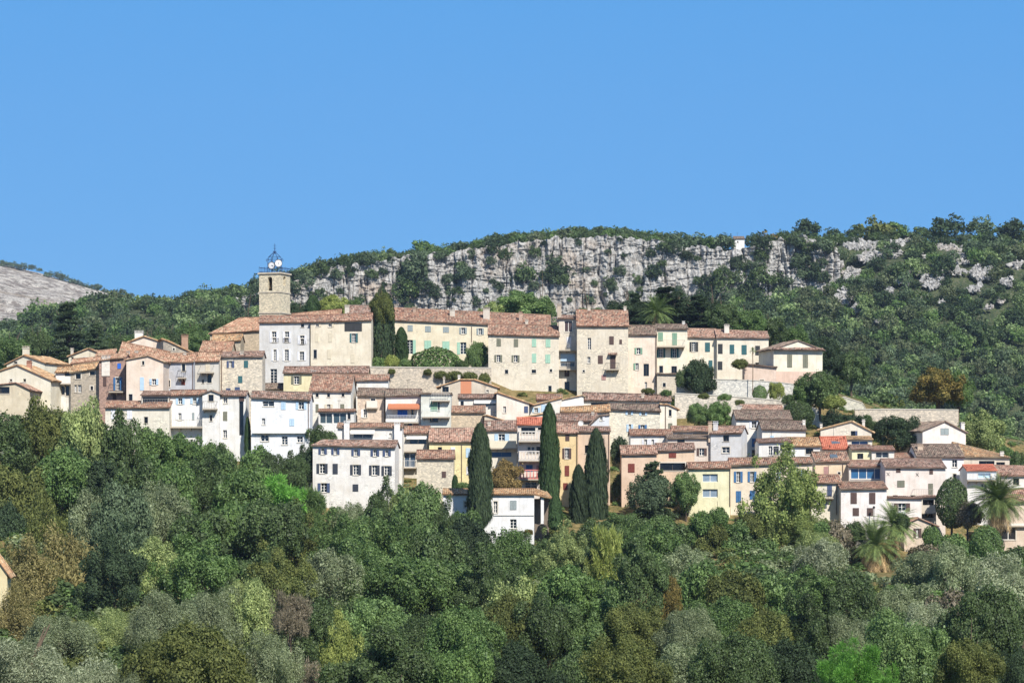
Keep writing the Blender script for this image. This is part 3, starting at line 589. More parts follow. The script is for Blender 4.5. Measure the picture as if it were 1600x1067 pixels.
H('yellow house with big pinkish roof behind the small stone house', 10, 362, 300, 735, 960, ('f', 543, 545, 418, 418), 'efdf9e', 'pink', W(10, (380, 583, 418, 612, 'd'), (500, 583, 540, 615, 'c', 'white'), (640, 592, 680, 680, 'c', 'pale'), (645, 762, 672, 840, 'c', 'white')), pipe=(10, 600, 560, 900), D=8)
H('small square stone house with one brown shutter and red roof', 10, 351, 185, 525, 1040, ('f', 698, 698, 622, 625), 'd8ccb4', 'red', W(10, (418, 808, 455, 865, 'c', 'brown')), stone=.8)
H('big white house with dark blue shutters in two rows, front centre left', 9, 346, 170, 930, 1200, ('f', 692, 712, 648, 652), 'efeae2', 'brown', W(9, (247, 714, 278, 768, 's', 'navy'), (366, 714, 395, 770, 's', 'navy'), (552, 724, 586, 782, 's', 'navy'), (730, 726, 762, 786, 's', 'navy'), (842, 730, 870, 786, 's', 'navy'), (232, 855, 282, 945, 's', 'dark'), (355, 855, 402, 950, 'c', 'dark'), (543, 865, 592, 958, 's', 'dark'), (718, 870, 765, 960, 's', 'dark'), (832, 876, 878, 965, 's', 'dark'), (245, 1035, 300, 1120, 's', 'navy'), (540, 1045, 592, 1110, 'c', 'dark')), stone=.3, hip=(12, 0), yaw=5)
H('white attic storey with two white chimneys set behind the big white house', 9, 356, 400, 998, 720, ('f', 528, 528, 490, 492), 'f1ece4', 'red', W(9, (545, 572, 718, 616, 'g', '3a3f48'), (878, 572, 902, 612, 'w')), [(9, 460, 465, 510, 625, 'f4f0ea'), (9, 925, 475, 978, 620, 'f4f0ea')])
H('house with a terrace of light blue doors between two cypresses', 10, 364, 815, 1112, 900, ('f', 438, 436, 352, 350), 'e9e2d0', 'brown', W(10, (905, 462, 940, 548, 'c', 'pale'), (942, 462, 1000, 545, 'w'), (1002, 462, 1040, 548, 'c', 'pale'), (880, 632, 1060, 672, 'c', 'blue')), [(10, 842, 352, 870, 400)], balc=[(10, 832, 1108, 590, 1.2, 'solid', 'e5dcc4')])
H('tall narrow house with white and pink balustraded balconies stacked on four floors', 11, 356, 170, 440, 1060, ('f', 382, 382, 322, 322), 'e5d8cc', 'new', W(11, (203, 402, 335, 460, 'd'), (358, 400, 415, 425, 'd'), (260, 578, 330, 642, 'w'), (345, 578, 378, 642, 'd'), (248, 748, 308, 806, 'c', 'blue'), (345, 752, 372, 800, 'c', 'rose'), (240, 905, 350, 970, 'w')), balc=[(11, 178, 428, 525, 1.3, 'baluster', 'e2dcd2', 1.35), (11, 178, 402, 705, 1.3, 'baluster', 'dfd8d0', 1.3), (11, 192, 382, 878, 1.2, 'baluster', 'e08a80', 1.3)])
H('orange-yellow house with brown-red shutters between the cypresses', 11, 357.5, 442, 725, 1070, ('f', 458, 462, 366, 366), 'efcf8e', 'pink', W(11, (613, 466, 650, 525, 'c', 'brown'), (608, 594, 645, 690, 's', 'brown'), (607, 755, 648, 850, 'c', 'red'), (593, 915, 633, 978, 'c', 'red'), (541, 592, 556, 688, 'c', 'brown')), pipe=(11, 718, 460, 1000))
H('salmon-tan house hidden behind the broad cypress', 11, 358.5, 728, 1026, 1070, ('f', 445, 442, 404, 406), 'e3c3a4', 'brown', W(11, (793, 565, 828, 640, 'd')), pipe=(11, 1015, 450, 900))
H('long lichen roof over a hidden wall above the orange-yellow house', 11, 383, 575, 1022, 400, ('f', 265, 262, 228, 200), 'dccdb5', 'tan', (), [(11, 580, 250, 600, 285)])
H('mossy brown roof house tucked behind the orange-yellow house', 11, 373, 538, 905, 520, ('f', 352, 350, 286, 280), 'd8cab4', 'brown', (), [(11, 855, 262, 878, 305)])
H('bluish-white wall with stepped sloping top and one white shutter', 11, 369, 838, 1020, 480, ('g', [(832, 380), (932, 285), (1025, 278)]), 'dfe4e8', 'grey', W(11, (935, 282, 955, 338, 'R', 'white')))
H('white half-gable with a pair of pale blue shutters above the tallest slim cypress', 11, 389, 275, 578, 380, ('g', [(268, 200), (585, 120)]), 'ece4d6', 'tan', W(11, (325, 220, 358, 262, 's', 'pale'), (390, 192, 460, 255, 'c', 'pale')), stone=.2)
H('small house with a pinkish-red roof below the tall stone front', 11, 395, 352, 580, 220, ('f', 152, 140, 106, 104), 'dfcdb6', 'red')
H('blank white wall with a sloping top under the tall stone front', 11, 392, 575, 782, 300, ('g', [(568, 140), (772, 96), (786, 104)]), 'f4efe6', 'tan')
H('low cream half-gable peeping left of the tallest slim cypress', 11, 376, 215, 475, 420, ('g', [(208, 302), (420, 262), (482, 300)]), 'e9dcc4', 'tan')
H('long low house with red-brown roof under the stone tower house', 11, 399, 782, 1590, 260, ('f', 158, 168, 88, 112), 'efe9dc', 'brown', W(11, (850, 170, 1020, 195, 'd')), [(12, 368, 92, 395, 140, 'e0cfb8')])
H('pale stone house with four small blue-shuttered windows', 12, 384, 72, 542, 520, ('f', 240, 262, 190, 198), 'e6dec8', 'grey', W(12, (243, 250, 270, 284, 's', 'pale'), (370, 255, 400, 288, 's', 'pale'), (252, 372, 272, 440, 's', 'pale'), (362, 377, 398, 432, 's', 'blue')), stone=.65)
H('narrow cream annex with two dark windows beside the pale stone house', 12, 384.6, 542, 696, 520, ('g', [(538, 180), (615, 182), (712, 226)]), 'efe6d0', 'tan', W(12, (622, 236, 648, 296, 'd'), (618, 362, 655, 414, 'c', 'olive')), pipe=(12, 592, 190, 420))
H('white cottage with bright red roof and white shutters, centre', 12, 372, 268, 652, 680, ('f', 478, 476, 430, 432), 'eeeae2', 'red', W(12, (397, 512, 420, 566, 's', 'white'), (462, 512, 484, 566, 's', 'white')), D=6)
H('recessed house under a red roof between two chimneys', 12, 378, 655, 1002, 600, ('f', 442, 442, 400, 402), 'dccdbd', 'red', W(12, (700, 458, 750, 485, 'd'), (845, 455, 985, 480, 'd')))
H('pinkish-beige house with brown shutters and a thin overhanging tile edge', 12, 367, 612, 1012, 840, ('f', 508, 505, 482, 482), 'e2d2c2', 'grey', W(12, (905, 592, 950, 662, 's', 'brown'), (700, 512, 770, 540, 'd')), [(12, 778, 500, 802, 570, 'e5ddd2')], D=6)
H('grey-white gable-ended house with a roller blind and red verge, right of centre', 12, 365.8, 1010, 1295, 840, ('f', 464, 460, 402, 398), 'dcdbda', 'brown', W(12, (1125, 472, 1180, 530, 'd'), (1115, 582, 1186, 636, 'w')), [(12, 1035, 350, 1075, 440, 'e3e6ea'), (12, 990, 352, 1020, 460, 'e8c9a8')], stone=.2, yaw=14)
H('peach house with one square red-brown shutter behind the cedar', 12, 357, 185, 510, 1110, ('f', 660, 655, 582, 578), 'eac7a6', 'pink', W(12, (245, 736, 306, 816, 'c', 'red')))
H('peach house with dentilled eaves and a red-brown attic shutter', 12, 358.2, 510, 860, 1000, ('f', 625, 612, 560, 556), 'eccba8', 'brown', W(12, (622, 636, 690, 682, 'c', 'red'), (540, 730, 775, 800, 'd')))
H('lemon-yellow house with two big horizontal windows', 12, 352, 805, 1190, 1180, ('f', 790, 785, 738, 728), 'f0eaba', 'red', W(12, (935, 832, 1076, 905, 'G', '8090a0'), (935, 972, 1076, 1048, 'G', '8090a0')), pipe=(12, 1188, 790, 1130))
H('cream house with bright blue shutters behind the tall eucalyptus', 13, 353, 482, 1240, 1060, ('f', 525, 500, 458, 450), 'eedcc0', 'red', W(13, (537, 572, 572, 672, 's', 'blue'), (665, 572, 700, 668, 's', 'blue'), (533, 752, 580, 856, 'c', 'blue'), (662, 748, 712, 830, 'c', 'blue'), (790, 752, 832, 802, 'c', 'blue'), (930, 780, 972, 832, 'c', 'blue'), (890, 562, 925, 640, 's', 'pale'), (1105, 562, 1132, 612, 's', 'pale')))
# --- upper row
H('long cream mansion with grey-green shutters behind the clipped hedge', 5, 432, 440, 1895, 860, ('f', 362, 428, 252, 322), 'eee0bd', 'red', W(5, (575, 403, 622, 460, 'c', 'grey'), (737, 412, 790, 466, 'c', 'grey'), (903, 419, 957, 471, 'c', 'grey'), (1072, 426, 1105, 484, 's', 'grey'), (1232, 433, 1262, 492, 's', 'grey'), (568, 540, 622, 670, 'R', 'mint'), (730, 546, 793, 622, 'c', 'mint'), (897, 553, 962, 632, 'c', 'mint'), (1062, 562, 1118, 672, 'L', 'mint')), [(5, 622, 240, 650, 318, 'c2a690'), (5, 965, 255, 1012, 338), (5, 1275, 245, 1335, 350), (6, 420, 165, 450, 240, 'c9a78f'), (6, 478, 235, 505, 285)], pipe=(5, 1167, 415, 560))
H('broad beige stone-fronted house with mint shutters, centre of the top row', 6, 420, 137, 790, 1060, ('f', 378, 396, 285, 300), 'e6dac2', 'red', W(6, (213, 410, 253, 480, 'c', 'olive'), (373, 412, 413, 485, 'c', 'olive'), (541, 413, 580, 485, 'c', 'mint'), (668, 416, 712, 488, 'c', 'mint'), (213, 560, 246, 625, 's', 'olive'), (372, 563, 406, 626, 's', 'olive'), (541, 548, 580, 632, 'c', 'mint'), (665, 556, 710, 636, 'c', 'mint'), (290, 697, 320, 734, 'd'), (538, 696, 578, 728, 'd'), (705, 692, 727, 718, 'd'), (692, 845, 722, 930, 'd')), stone=.36, D=9)
H('recessed narrow house with a glazed veranda and iron balcony between two stone fronts', 6, 421.5, 790, 962, 1060, ('f', 230, 226, 205, 205), 'e2d6c2', 'brown', W(6, (842, 246, 915, 346, 'g', '4a3a34'), (862, 395, 905, 495, 'c', 'white'), (805, 552, 938, 618, 'c', 'pale'), (803, 622, 938, 668, 'g', '2c3a48'), (842, 705, 886, 760, 'c', 'brown'), (842, 808, 888, 912, 'd')), [(6, 775, 95, 812, 225, 'cbb79f')], stone=.3, balc=[(6, 782, 955, 512, 1.3, 'iron', 'c8c0b0'), (6, 775, 955, 690, 1.3, 'iron', 'a8a49a')], D=5)
H('tall bare stone tower house with brown shutters and a hooded balcony door', 6, 418, 958, 1432, 1000, ('f', 300, 302, 152, 160), 'e2d5bc', 'red', W(6, (1056, 402, 1088, 510, 'w'), (1054, 577, 1082, 636, 'w'), (1257, 388, 1298, 464, 'c', 'brown'), (1350, 418, 1374, 460, 'c', 'brown'), (1152, 566, 1197, 641, 'c', 'brown'), (1265, 566, 1315, 690, 'c', 'brown'), (1185, 746, 1225, 792, 'c', 'rose'), (1010, 700, 1030, 720, 'd')), [(6, 1055, 105, 1082, 158), (6, 1390, 115, 1415, 160)], stone=.42, balc=[(6, 1225, 1350, 690, 1.1, 'iron')], D=8)
part('tall bare stone tower house with brown shutters and a hooded balcony door', 'door_hood', lambda m, f: slab(m, (f(*TP(6, 1245, 562))[0], -.7, f(*TP(6, 1245, 562))[1]), (f(*TP(6, 1330, 562))[0], -.7, f(*TP(6, 1330, 562))[1]), (f(*TP(6, 1330, 548))[0], -.01, f(*TP(6, 1330, 546))[1]), (f(*TP(6, 1245, 548))[0], -.01, f(*TP(6, 1245, 546))[1]), .05), m_roof('brown'))
H('slim pink house with green shutters right of the stone tower house', 7, 419.5, 125, 388, 860, ('f', 262, 262, 178, 180), 'f1dcc4', 'grey', W(7, (206, 376, 240, 434, 's', 'green'), (196, 518, 225, 580, 'L', 'green'), (270, 524, 320, 638, 'd'), (280, 692, 303, 765, 'w')), pipe=(7, 382, 265, 740), D=7)
H('cream-green house with green shutters and a long iron balcony, top row', 7, 424, 395, 676, 780, ('f', 208, 208, 168, 168), 'efe7cc', 'grey', W(7, (405, 234, 450, 314, 'c', 'green'), (536, 238, 580, 350, 'c', 'green'), (412, 382, 450, 466, 's', 'teal'), (540, 382, 575, 468, 's', 'teal'), (415, 542, 450, 606, 'd'), (528, 546, 578, 612, 'd')), [(7, 628, 135, 652, 168, 'e6e2d8')], balc=[(7, 392, 655, 360, 1.6, 'iron', 'b0a89a')], D=6)
H('cream house with dark green shutters beside the round dark tree, top row', 7, 425, 676, 950, 740, ('f', 284, 288, 208, 212), 'f0e3c8', 'pink', W(7, (717, 322, 755, 410, 's', 'black'), (840, 327, 885, 412, 'c', 'teal'), (872, 492, 908, 580, 'c', 'teal')), D=7)
H('long cream house with dark arched shutters at the right of the top row', 7, 424, 950, 1428, 740, ('f', 286, 290, 218, 236), 'f1e5cc', 'pink', W(7, (960, 340, 1002, 430, 'c', 'black'), (1068, 346, 1110, 430, 'c', 'teal'), (1178, 350, 1225, 437, 'c', 'teal'), (1305, 357, 1348, 443, 'c', 'black'), (958, 502, 1000, 578, 'c', 'black'), (1305, 512, 1345, 528, 'd')), [(7, 1018, 165, 1062, 250, 'ece3d4')], D=7)
H('square cream house with a pediment gable and two tall olive shutters', 8, 414, 408, 860, 640, ('g', [(392, 264), (635, 182), (872, 272)]), 'f0e6cc', 'grey', W(8, (533, 316, 578, 438, 'c', 'olive'), (678, 321, 725, 442, 'c', 'olive')), yaw=-12, D=8)
L88 = 'square cream house with a pediment gable and two tall olive shutters'
def _cornice(m, f):
    a, z = f(*TP(8, 395, 275)); b, _ = f(*TP(8, 866, 275)); slab(m, (a, -.75, z-.05), (b, -.75, z-.05), (b, -.01, z+.28), (a, -.01, z+.28), .06)
part(L88, 'cornice', _cornice, m_roof('brown'))
part(L88, 'plinth', lambda m, f: m.box(f(*TP(8, 412, 475))[0], -.06, f(*TP(8, 412, 640))[1], f(*TP(8, 856, 475))[0], -.004, f(*TP(8, 412, 475))[1]), m_wall('e3c0a8', 0.2))
H('pink garden pavilion wall with small openings below the long cream house', 7, 413, 1205, 1500, 780, ('flat', 530, 560, 0, 0), 'e4c8b2', 'grey', W(7, (1345, 672, 1385, 682, 'd')), stone=.2, D=4, cat='outbuilding', name='garden_pavilion')
H('house corner with a small dark window below the cream-green house', 7, 418.5, 395, 575, 860, ('flat', 618, 622, 0, 0), 'd9cbb4', 'grey', W(7, (448, 700, 475, 738, 'd')), stone=.4, D=5, cat='outbuilding', name='garden_store')
# --- right group
H('white house with a greyish roof and open white shutters, right of the hedge', 13, 380, 535, 1050, 560, ('f', 95, 100, 16, 20), 'eee8de', 'grey', W(13, (680, 106, 722, 170, 's', 'white'), (680, 266, 722, 345, 'c', 'blue'), (682, 372, 730, 445, 'd')), D=8)
H('narrow brown roof strip with a white chimney above the greyish roof house', 8, 389, 112, 490, 960, ('f', 836, 838, 792, 795), 'e8dfd0', 'pink', (), [(8, 72, 795, 112, 865, 'e8ded2')], D=4)
H('white house under a dark grey-brown roof with one pale closed window', 13, 372, 775, 1178, 440, ('f', 190, 196, 112, 118), 'efe9de', 'grey', W(13, (850, 240, 886, 272, 'c', 'pale')), [(13, 1150, 100, 1175, 155, 'efe9de')], D=8)
H('white house with a shaded terrace opening left of the orange roof', 13, 364.5, 745, 1036, 540, ('f', 308, 302, 284, 268), 'e9e7e2', 'brown', W(13, (836, 336, 870, 420, 'w'), (880, 340, 930, 420, 'd'), (942, 322, 1016, 382, 'd')), balc=[(13, 880, 1030, 420, .8, 'iron', '9a9a98')], D=6)
H('white house with lichen roof and a grey window, left of the bright orange roof', 13, 363.8, 1036, 1312, 560, ('f', 345, 345, 268, 270), 'edebe6', 'tan', W(13, (1178, 358, 1248, 410, 'd')))
H('pale beige gable house with a mauve shutter in the right group', 14, 385, 250, 722, 420, ('g', [(232, 238), (540, 160), (740, 262)]), 'ebdfca', 'tan', W(14, (530, 256, 570, 312, 'r', 'navy')), [(14, 635, 155, 660, 210, 'efe8da'), (14, 245, 195, 266, 232, 'efe8da')], yaw=6)
H('small house under a bright new orange roof with a skylight', 14, 371, 272, 500, 520, ('f', 432, 430, 322, 318), 'dccdbb', 'new', (), D=6)
H('narrow cream house with a strip of blue window between orange and yellow houses', 14, 377, 500, 728, 460, ('f', 335, 338, 316, 318), 'ece3d0', 'tan', W(14, (536, 348, 690, 384, 'g', '35507a')), D=5)
H('small pale yellow house with one dark window', 14, 367, 540, 724, 600, ('f', 432, 430, 396, 396), 'f0ebb8', 'brown', W(14, (590, 464, 645, 514, 'd')), D=5)
H('small cream house with a white barred window and pink tile edge', 14, 366.5, 724, 932, 600, ('f', 442, 440, 405, 406), 'eee6da', 'red', W(14, (762, 452, 880, 504, 'w')), D=5)
H('low red roof patch left of the grey-brown roofed white house', 14, 370, 935, 1115, 560, ('f', 515, 512, 474, 470), 'd9c6b0', 'red', (), D=5)
H('peach house with a mauve shutter under a pinkish roof with skylight', 14, 358.5, 200, 512, 760, ('f', 550, 546, 462, 460), 'ecd3ac', 'red', W(14, (280, 586, 325, 660, 'c', 'rose'), (410, 636, 434, 658, 'd')), pipe=(14, 455, 560, 660), D=7)
H('cream house with a small iron balcony and red roof beside the eucalyptus', 14, 350.5, 165, 438, 1120, ('f', 745, 742, 672, 672), 'ece2cc', 'red', W(14, (312, 758, 355, 858, 'c', 'navy'), (260, 905, 306, 970, 'c', 'navy')), balc=[(14, 272, 372, 872, .8, 'iron')], pipe=(14, 398, 750, 1030))
H('house with a wide blue glazed veranda under a pinkish roof', 14, 357, 514, 848, 800, ('f', 594, 592, 540, 540), 'e8e2da', 'pink', W(14, (530, 602, 826, 700, 'g', '2f5a80')), D=7)
H('white-pink house with four dark brown shutters in two rows', 14, 348, 438, 862, 1160, ('f', 802, 798, 738, 735), 'f2e9e4', 'red', W(14, (528, 826, 585, 928, 'c', 'brown'), (700, 826, 757, 930, 'c', 'brown'), (548, 968, 605, 1040, 'c', 'brown'), (680, 968, 736, 1040, 'c', 'brown')), D=8)
H('large pinkish house with cross-shaped iron wall ties and scalloped eaves', 14, 352, 850, 1406, 1240, ('f', 598, 604, 524, 528), 'eee0d4', 'brown', W(14, (950, 602, 990, 640, 'c', 'brown'), (1258, 612, 1290, 655, 'c', 'brown'), (960, 714, 1028, 775, 'c', 'olive'), (1247, 742, 1290, 856, 'c', 'olive'), (920, 850, 965, 866, 'd'), (1085, 850, 1130, 866, 'd')), balc=[(14, 1120, 1300, 862, 1.2, 'iron', 'b0a89e')], D=8)
def _ties(m, f):
    for cx, cy in ((875, 655), (1145, 660)):
        for sx in (-1, 1): m.tube([(f(*TP(14, cx-13*sx, cy-15))[0], -.04, f(*TP(14, cx, cy-15))[1]), (f(*TP(14, cx+13*sx, cy+15))[0], -.04, f(*TP(14, cx, cy+15))[1])], .025, 4)
part('large pinkish house with cross-shaped iron wall ties and scalloped eaves', 'wall_tie', _ties, M_IRON)
H('low white extension with a brown-shuttered window beneath the large pinkish house', 14, 348.6, 860, 1186, 1200, ('flat', 880, 884, 0, 0), 'f1e8e0', 'brown', W(14, (968, 924, 1040, 996, 's', 'brown')), D=4)
H('stack of shaded balconies between the white extension and the dark evergreen', 14, 350.2, 1186, 1320, 1240, ('flat', 872, 872, 0, 0), 'cabfb0', 'brown', W(14, (1195, 892, 1300, 962, 'd'), (1195, 1015, 1300, 1060, 'd')), balc=[(14, 1184, 1318, 1010, 1.2, 'solid', 'cfc3b2')], D=3)
H('pale pink gable house with grey-blue shutters below the plane tree', 15, 386, 432, 905, 560, ('g', [(420, 296), (672, 190), (915, 315)]), 'f3e6dc', 'grey', W(15, (628, 272, 718, 345, 'c', 'grey')), [(15, 850, 215, 888, 280, 'f2ebe2')], yaw=-16)
H('white house under a wide even grey-brown roof, right group', 15, 367, 372, 882, 960, ('f', 598, 600, 462, 462), 'f2f0ec', 'grey', W(15, (757, 617, 812, 700, 'w'), (766, 772, 800, 838, 'd')), [(15, 375, 450, 432, 520, 'e0c4a8')], D=10)
H('house with a tan roof sweeping down to the right edge', 15, 374, 840, 1385, 760, ('f', 594, 600, 440, 572), 'dfd0ba', 'tan', W(15, (900, 548, 965, 590, 'd'), (1050, 630, 1220, 680, 'd'), (1240, 645, 1335, 682, 'd')), [(15, 1282, 535, 1320, 590, 'efe9e0')], D=12)
H('white terrace house with a terracotta awning and pale blue railing', 15, 360, 920, 1240, 1040, ('f', 742, 740, 688, 686), 'eae8e4', 'new', W(15, (1040, 748, 1180, 820, 'g', 'a9c4d8'), (1075, 882, 1140, 950, 'w')), balc=[(15, 925, 1250, 838, 1.0, 'iron', 'c8d8e4')], D=6)
H('white house with tiled roof at the right edge behind the palm', 15, 362, 1265, 1600, 1100, ('f', 802, 800, 692, 700), 'ece6dc', 'pink', W(15, (1425, 822, 1490, 892, 'd')), D=9)
H('tan house with a white awning and barred window, cut by the right edge', 16, 346, 1362, 1640, 540, ('f', 200, 190, 120, 100), 'e4cdb4', 'red', W(16, (1385, 358, 1480, 440, 'g', '2a2a2c')), balc=[(16, 1362, 1560, 345, .5, 'solid', 'ece6da', .3)], D=6)
H('tiny stone gable cottage with brown shutters beside the palms', 16, 344, 738, 915, 600, ('g', [(722, 338), (832, 290), (958, 342)]), 'e3cdb4', 'red', W(16, (817, 364, 835, 425, 's', 'brown')), stone=.4, D=6)
H('low white villa with grey louvred shutters and a corner porch among the cypresses', 17, 338, 192, 1035, 980, ('f', 434, 436, 388, 388), 'f0f0f0', 'tan', W(17, (385, 492, 440, 552, 'w'), (660, 492, 695, 600, 'w'), (812, 484, 872, 568, 'c', 'grey'), (812, 658, 872, 742, 'w')), D=7)
VL = 'low white villa with grey louvred shutters and a corner porch among the cypresses'
def _porch(m, f):
    a, z = f(*TP(17, 1034, 436)); b, _ = f(*TP(17, 1195, 436)); _, zb = f(*TP(17, 1195, 470)); rz = f(*TP(17, 1034, 388))[1]
    slab(m, (a, -.35, z), (b, -.35, zb), (a+1.5, 3.5, rz-.3), (a, 3.5, rz))
    slab(m, (b, -.35, zb), (b, 7, zb), (a+1.5, 3.5, rz-.3), (a+1.5, 3.5, rz-.3))
part(VL, 'porch_roof', _porch, m_roof('tan'))
part(VL, 'porch_column', lambda m, f: m.box(f(*TP(17, 1097, 0))[0], 0, f(*TP(17, 0, 700))[1], f(*TP(17, 1125, 0))[0], .4, f(*TP(17, 0, 462))[1]), m_plain('ecebe8'))
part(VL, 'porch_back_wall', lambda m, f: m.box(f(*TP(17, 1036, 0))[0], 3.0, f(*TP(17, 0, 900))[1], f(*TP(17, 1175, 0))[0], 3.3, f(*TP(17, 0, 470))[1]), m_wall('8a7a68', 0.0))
part(VL, 'ledge', lambda m, f: m.box(f(*TP(17, 660, 0))[0], -.12, f(*TP(17, 0, 624))[1], f(*TP(17, 1033, 0))[0], -.004, f(*TP(17, 0, 616))[1]), m_plain('d8d6d0'))
# ridge house
H('sliver of a yellow house among the trees, cut by the left edge', 0, 250, -60, 11, 930, ('g', [(-75, 872), (-22, 846), (14, 896)]), 'ecd9a0', 'tan', D=2)
H('tiny white house alone on the skyline ridge', 3, 938, 4900, 4998, 80, ('f', 22, 22, 2, 2), 'f4f2ee', 'grey', W(3, (4930, 40, 4942, 55, 'd')), D=6)
# extra roof window details
def skylight(label, T, x0, y0, x1, y1):
    root, fac, D = HOUSES[label]; m = MB(); c = 1.6; a, z1 = fac(*TP(T, x0, y0), c+.5); b, z0 = fac(*TP(T, x1, y1), c-.5)
    m.add([(a, c-.5, z0+.06), (b, c-.5, z0+.06), (b, c+.5, z1+.06), (a, c+.5, z1+.06), (a, c-.5, z0-.3), (b, c-.5, z0-.3), (b, c+.5, z1-.3), (a, c+.5, z1-.3)], [(0, 1, 2, 3), (0, 4, 5, 1), (1, 5, 6, 2), (3, 2, 6, 7), (0, 3, 7, 4)]); m.build('skylight', m_glass('5a646c'), root)
skylight('small house under a bright new orange roof with a skylight', 14, 345, 348, 430, 368)
skylight('peach house with a mauve shutter under a pinkish roof with skylight', 14, 332, 475, 408, 498)
# awnings
def awning(label, T, x0, y0, x1, y1, col, dep=1.3):
    root, fac, D = HOUSES[label]; a, z1 = fac(*TP(T, x0, y0)); b, _ = fac(*TP(T, x1, y0)); z0 = fac(*TP(T, x1, y1), -dep)[1]; m = MB()
    m.add([(a, -.02, z1), (b, -.02, z1), (b, -dep, z0), (a, -dep, z0), (a, -.02, z1-.05), (b, -.02, z1-.05), (b, -dep, z0-.2), (a, -dep, z0-.2)], [(0, 1, 2, 3), (4, 7, 6, 5), (3, 2, 6, 7), (0, 3, 7, 4), (1, 5, 6, 2)]); m.build('awning', m_plain(col, .8, 0.0, 'awning_cloth'), root)
awning('white house with a bright royal-blue door and an orange awning', 9, 870, 300, 1160, 340, 'c07a58')
awning('house with a tall blue glass bay and a white awning, centre left', 10, 90, 480, 285, 498, 'f2efe8', .8)
awning('white attic storey with two white chimneys set behind the big white house', 9, 520, 540, 745, 568, 'ece6dc', .8)
awning('white house with a long shaded window band under a narrow roof', 10, 715, 145, 920, 168, 'f2efe8', .5)

# --- bell tower
L_T = 'square stone bell tower with an iron belfry cage and two clock faces'
th = -math.radians(20); P0 = at(405, 500, 436); tw = empty('bell_tower', P0, th); tag(tw, L_T, 'bell tower')
tw_s = 3.95; Zt = at(0, 427.5, 436).z-P0.z; mw = m_wall('e2d4b2', 0.95)
def arch_face(m, a0, a1, z0, z1, zr, W_, Zb, Zt_, fx):    # face of width W_, with an arched hole; fx maps (u, depth, z) -> point
    n = 8; cx = (a0+a1)/2; r = (a1-a0)/2
    ap = [(cx-r*math.cos(math.pi*k/n), zr+r*math.sin(math.pi*k/n)) for k in range(n+1)]
    q = lambda *p: m.quad(*[fx(u, 0, z) for u, z in p])
    q((0, Zb), (W_, Zb), (W_, z0), (0, z0)); q((0, z0), (a0, z0), (a0, Zt_), (0, Zt_)); q((a1, z0), (W_, z0), (W_, Zt_), (a1, Zt_))
    for (u0, h0), (u1, h1) in zip(ap[:-1], ap[1:]): q((u0, h0), (u1, h1), (u1, Zt_), (u0, Zt_))
    pl = [(a0, z0)]+ap+[(a1, z0)]
    for (u0, h0), (u1, h1) in zip(pl, pl[1:]+pl[:1]): m.quad(fx(u0, 0, h0), fx(u1, 0, h1), fx(u1, .7, h1), fx(u0, .7, h0))
m = MB(); s = tw_s
za = at(0, 454.5, 436).z-P0.z; zb_ = at(0, 437, 436).z-P0.z
arch_face(m, s*.40, s*.62, za, zb_, zb_, s, -5, Zt, lambda u, d, z: (u, d, z))
arch_face(m, s*.30, s*.55, za+.9, zb_+.1, zb_+.1, s, -5, Zt, lambda u, d, z: (s-d, u, z))
m.quad((0, 0, -5), (0, s, -5), (0, s, Zt), (0, 0, Zt)); m.quad((0, s, -5), (s, s, -5), (s, s, Zt), (0, s, Zt)); m.quad((0, 0, Zt), (s, 0, Zt), (s, s, Zt), (0, s, Zt)); m.quad((0, 0, za), (s, 0, za), (s, s, za), (0, s, za))
m.build('wall', mw, tw)
zc = lambda py: at(0, py, 436).z-P0.z
for zz, o_ in ((zc(457), .10), (zc(489), .12), (Zt, .2)):
    m = MB(); m.box(-o_, -o_, zz-.12, s+o_, s+o_, zz+.13); m.build('cornice', m_wall('d8cbb0', .3), tw)
m = MB()
prof_b = [(0, .85), (.28, .80), (.36, .5), (.42, .15), (.58, 0)]
for (r0, h0), (r1, h1) in zip(prof_b[:-1], prof_b[1:]):
    for k in range(12):
        a, b = 2*math.pi*k/12, 2*math.pi*(k+1)/12; bx_, by_ = s*.51, .9; z0 = za+.35
        m.quad((bx_+r0*math.cos(a), by_+r0*math.sin(a), z0+h0), (bx_+r0*math.cos(b), by_+r0*math.sin(b), z0+h0), (bx_+r1*math.cos(b), by_+r1*math.sin(b), z0+h1), (bx_+r1*math.cos(a), by_+r1*math.sin(a), z0+h1))
m.box(s*.40-.1, .8, za+1.2, s*.62+.1, .95, za+1.32); m.build('bell', m_plain('6a5d48', .4, .6, 'bronze'), tw)
m = MB(); zt = Zt+.13; cx = s/2; ir = .035
for (a, b) in (((0, 0), (s, 0)), ((s, 0), (s, s)), ((s, s), (0, s)), ((0, s), (0, 0))):
    m.tube([(a[0], a[1], zt+.85), (b[0], b[1], zt+.85)], ir, 4); m.tube([(a[0], a[1], zt+.15), (b[0], b[1], zt+.15)], ir, 4)
    for k in range(9): t_ = k/8; x_, y_ = a[0]+(b[0]-a[0])*t_, a[1]+(b[1]-a[1])*t_; m.tube([(x_, y_, zt-.05), (x_, y_, zt+(.95 if k % 4 else 1.1))], ir*.8, 4)
m.build('railing', m_plain('34507c', .5, 0.0, 'blue_iron'), tw)
m = MB(); cz = zt+2.7; R_ = 1.25
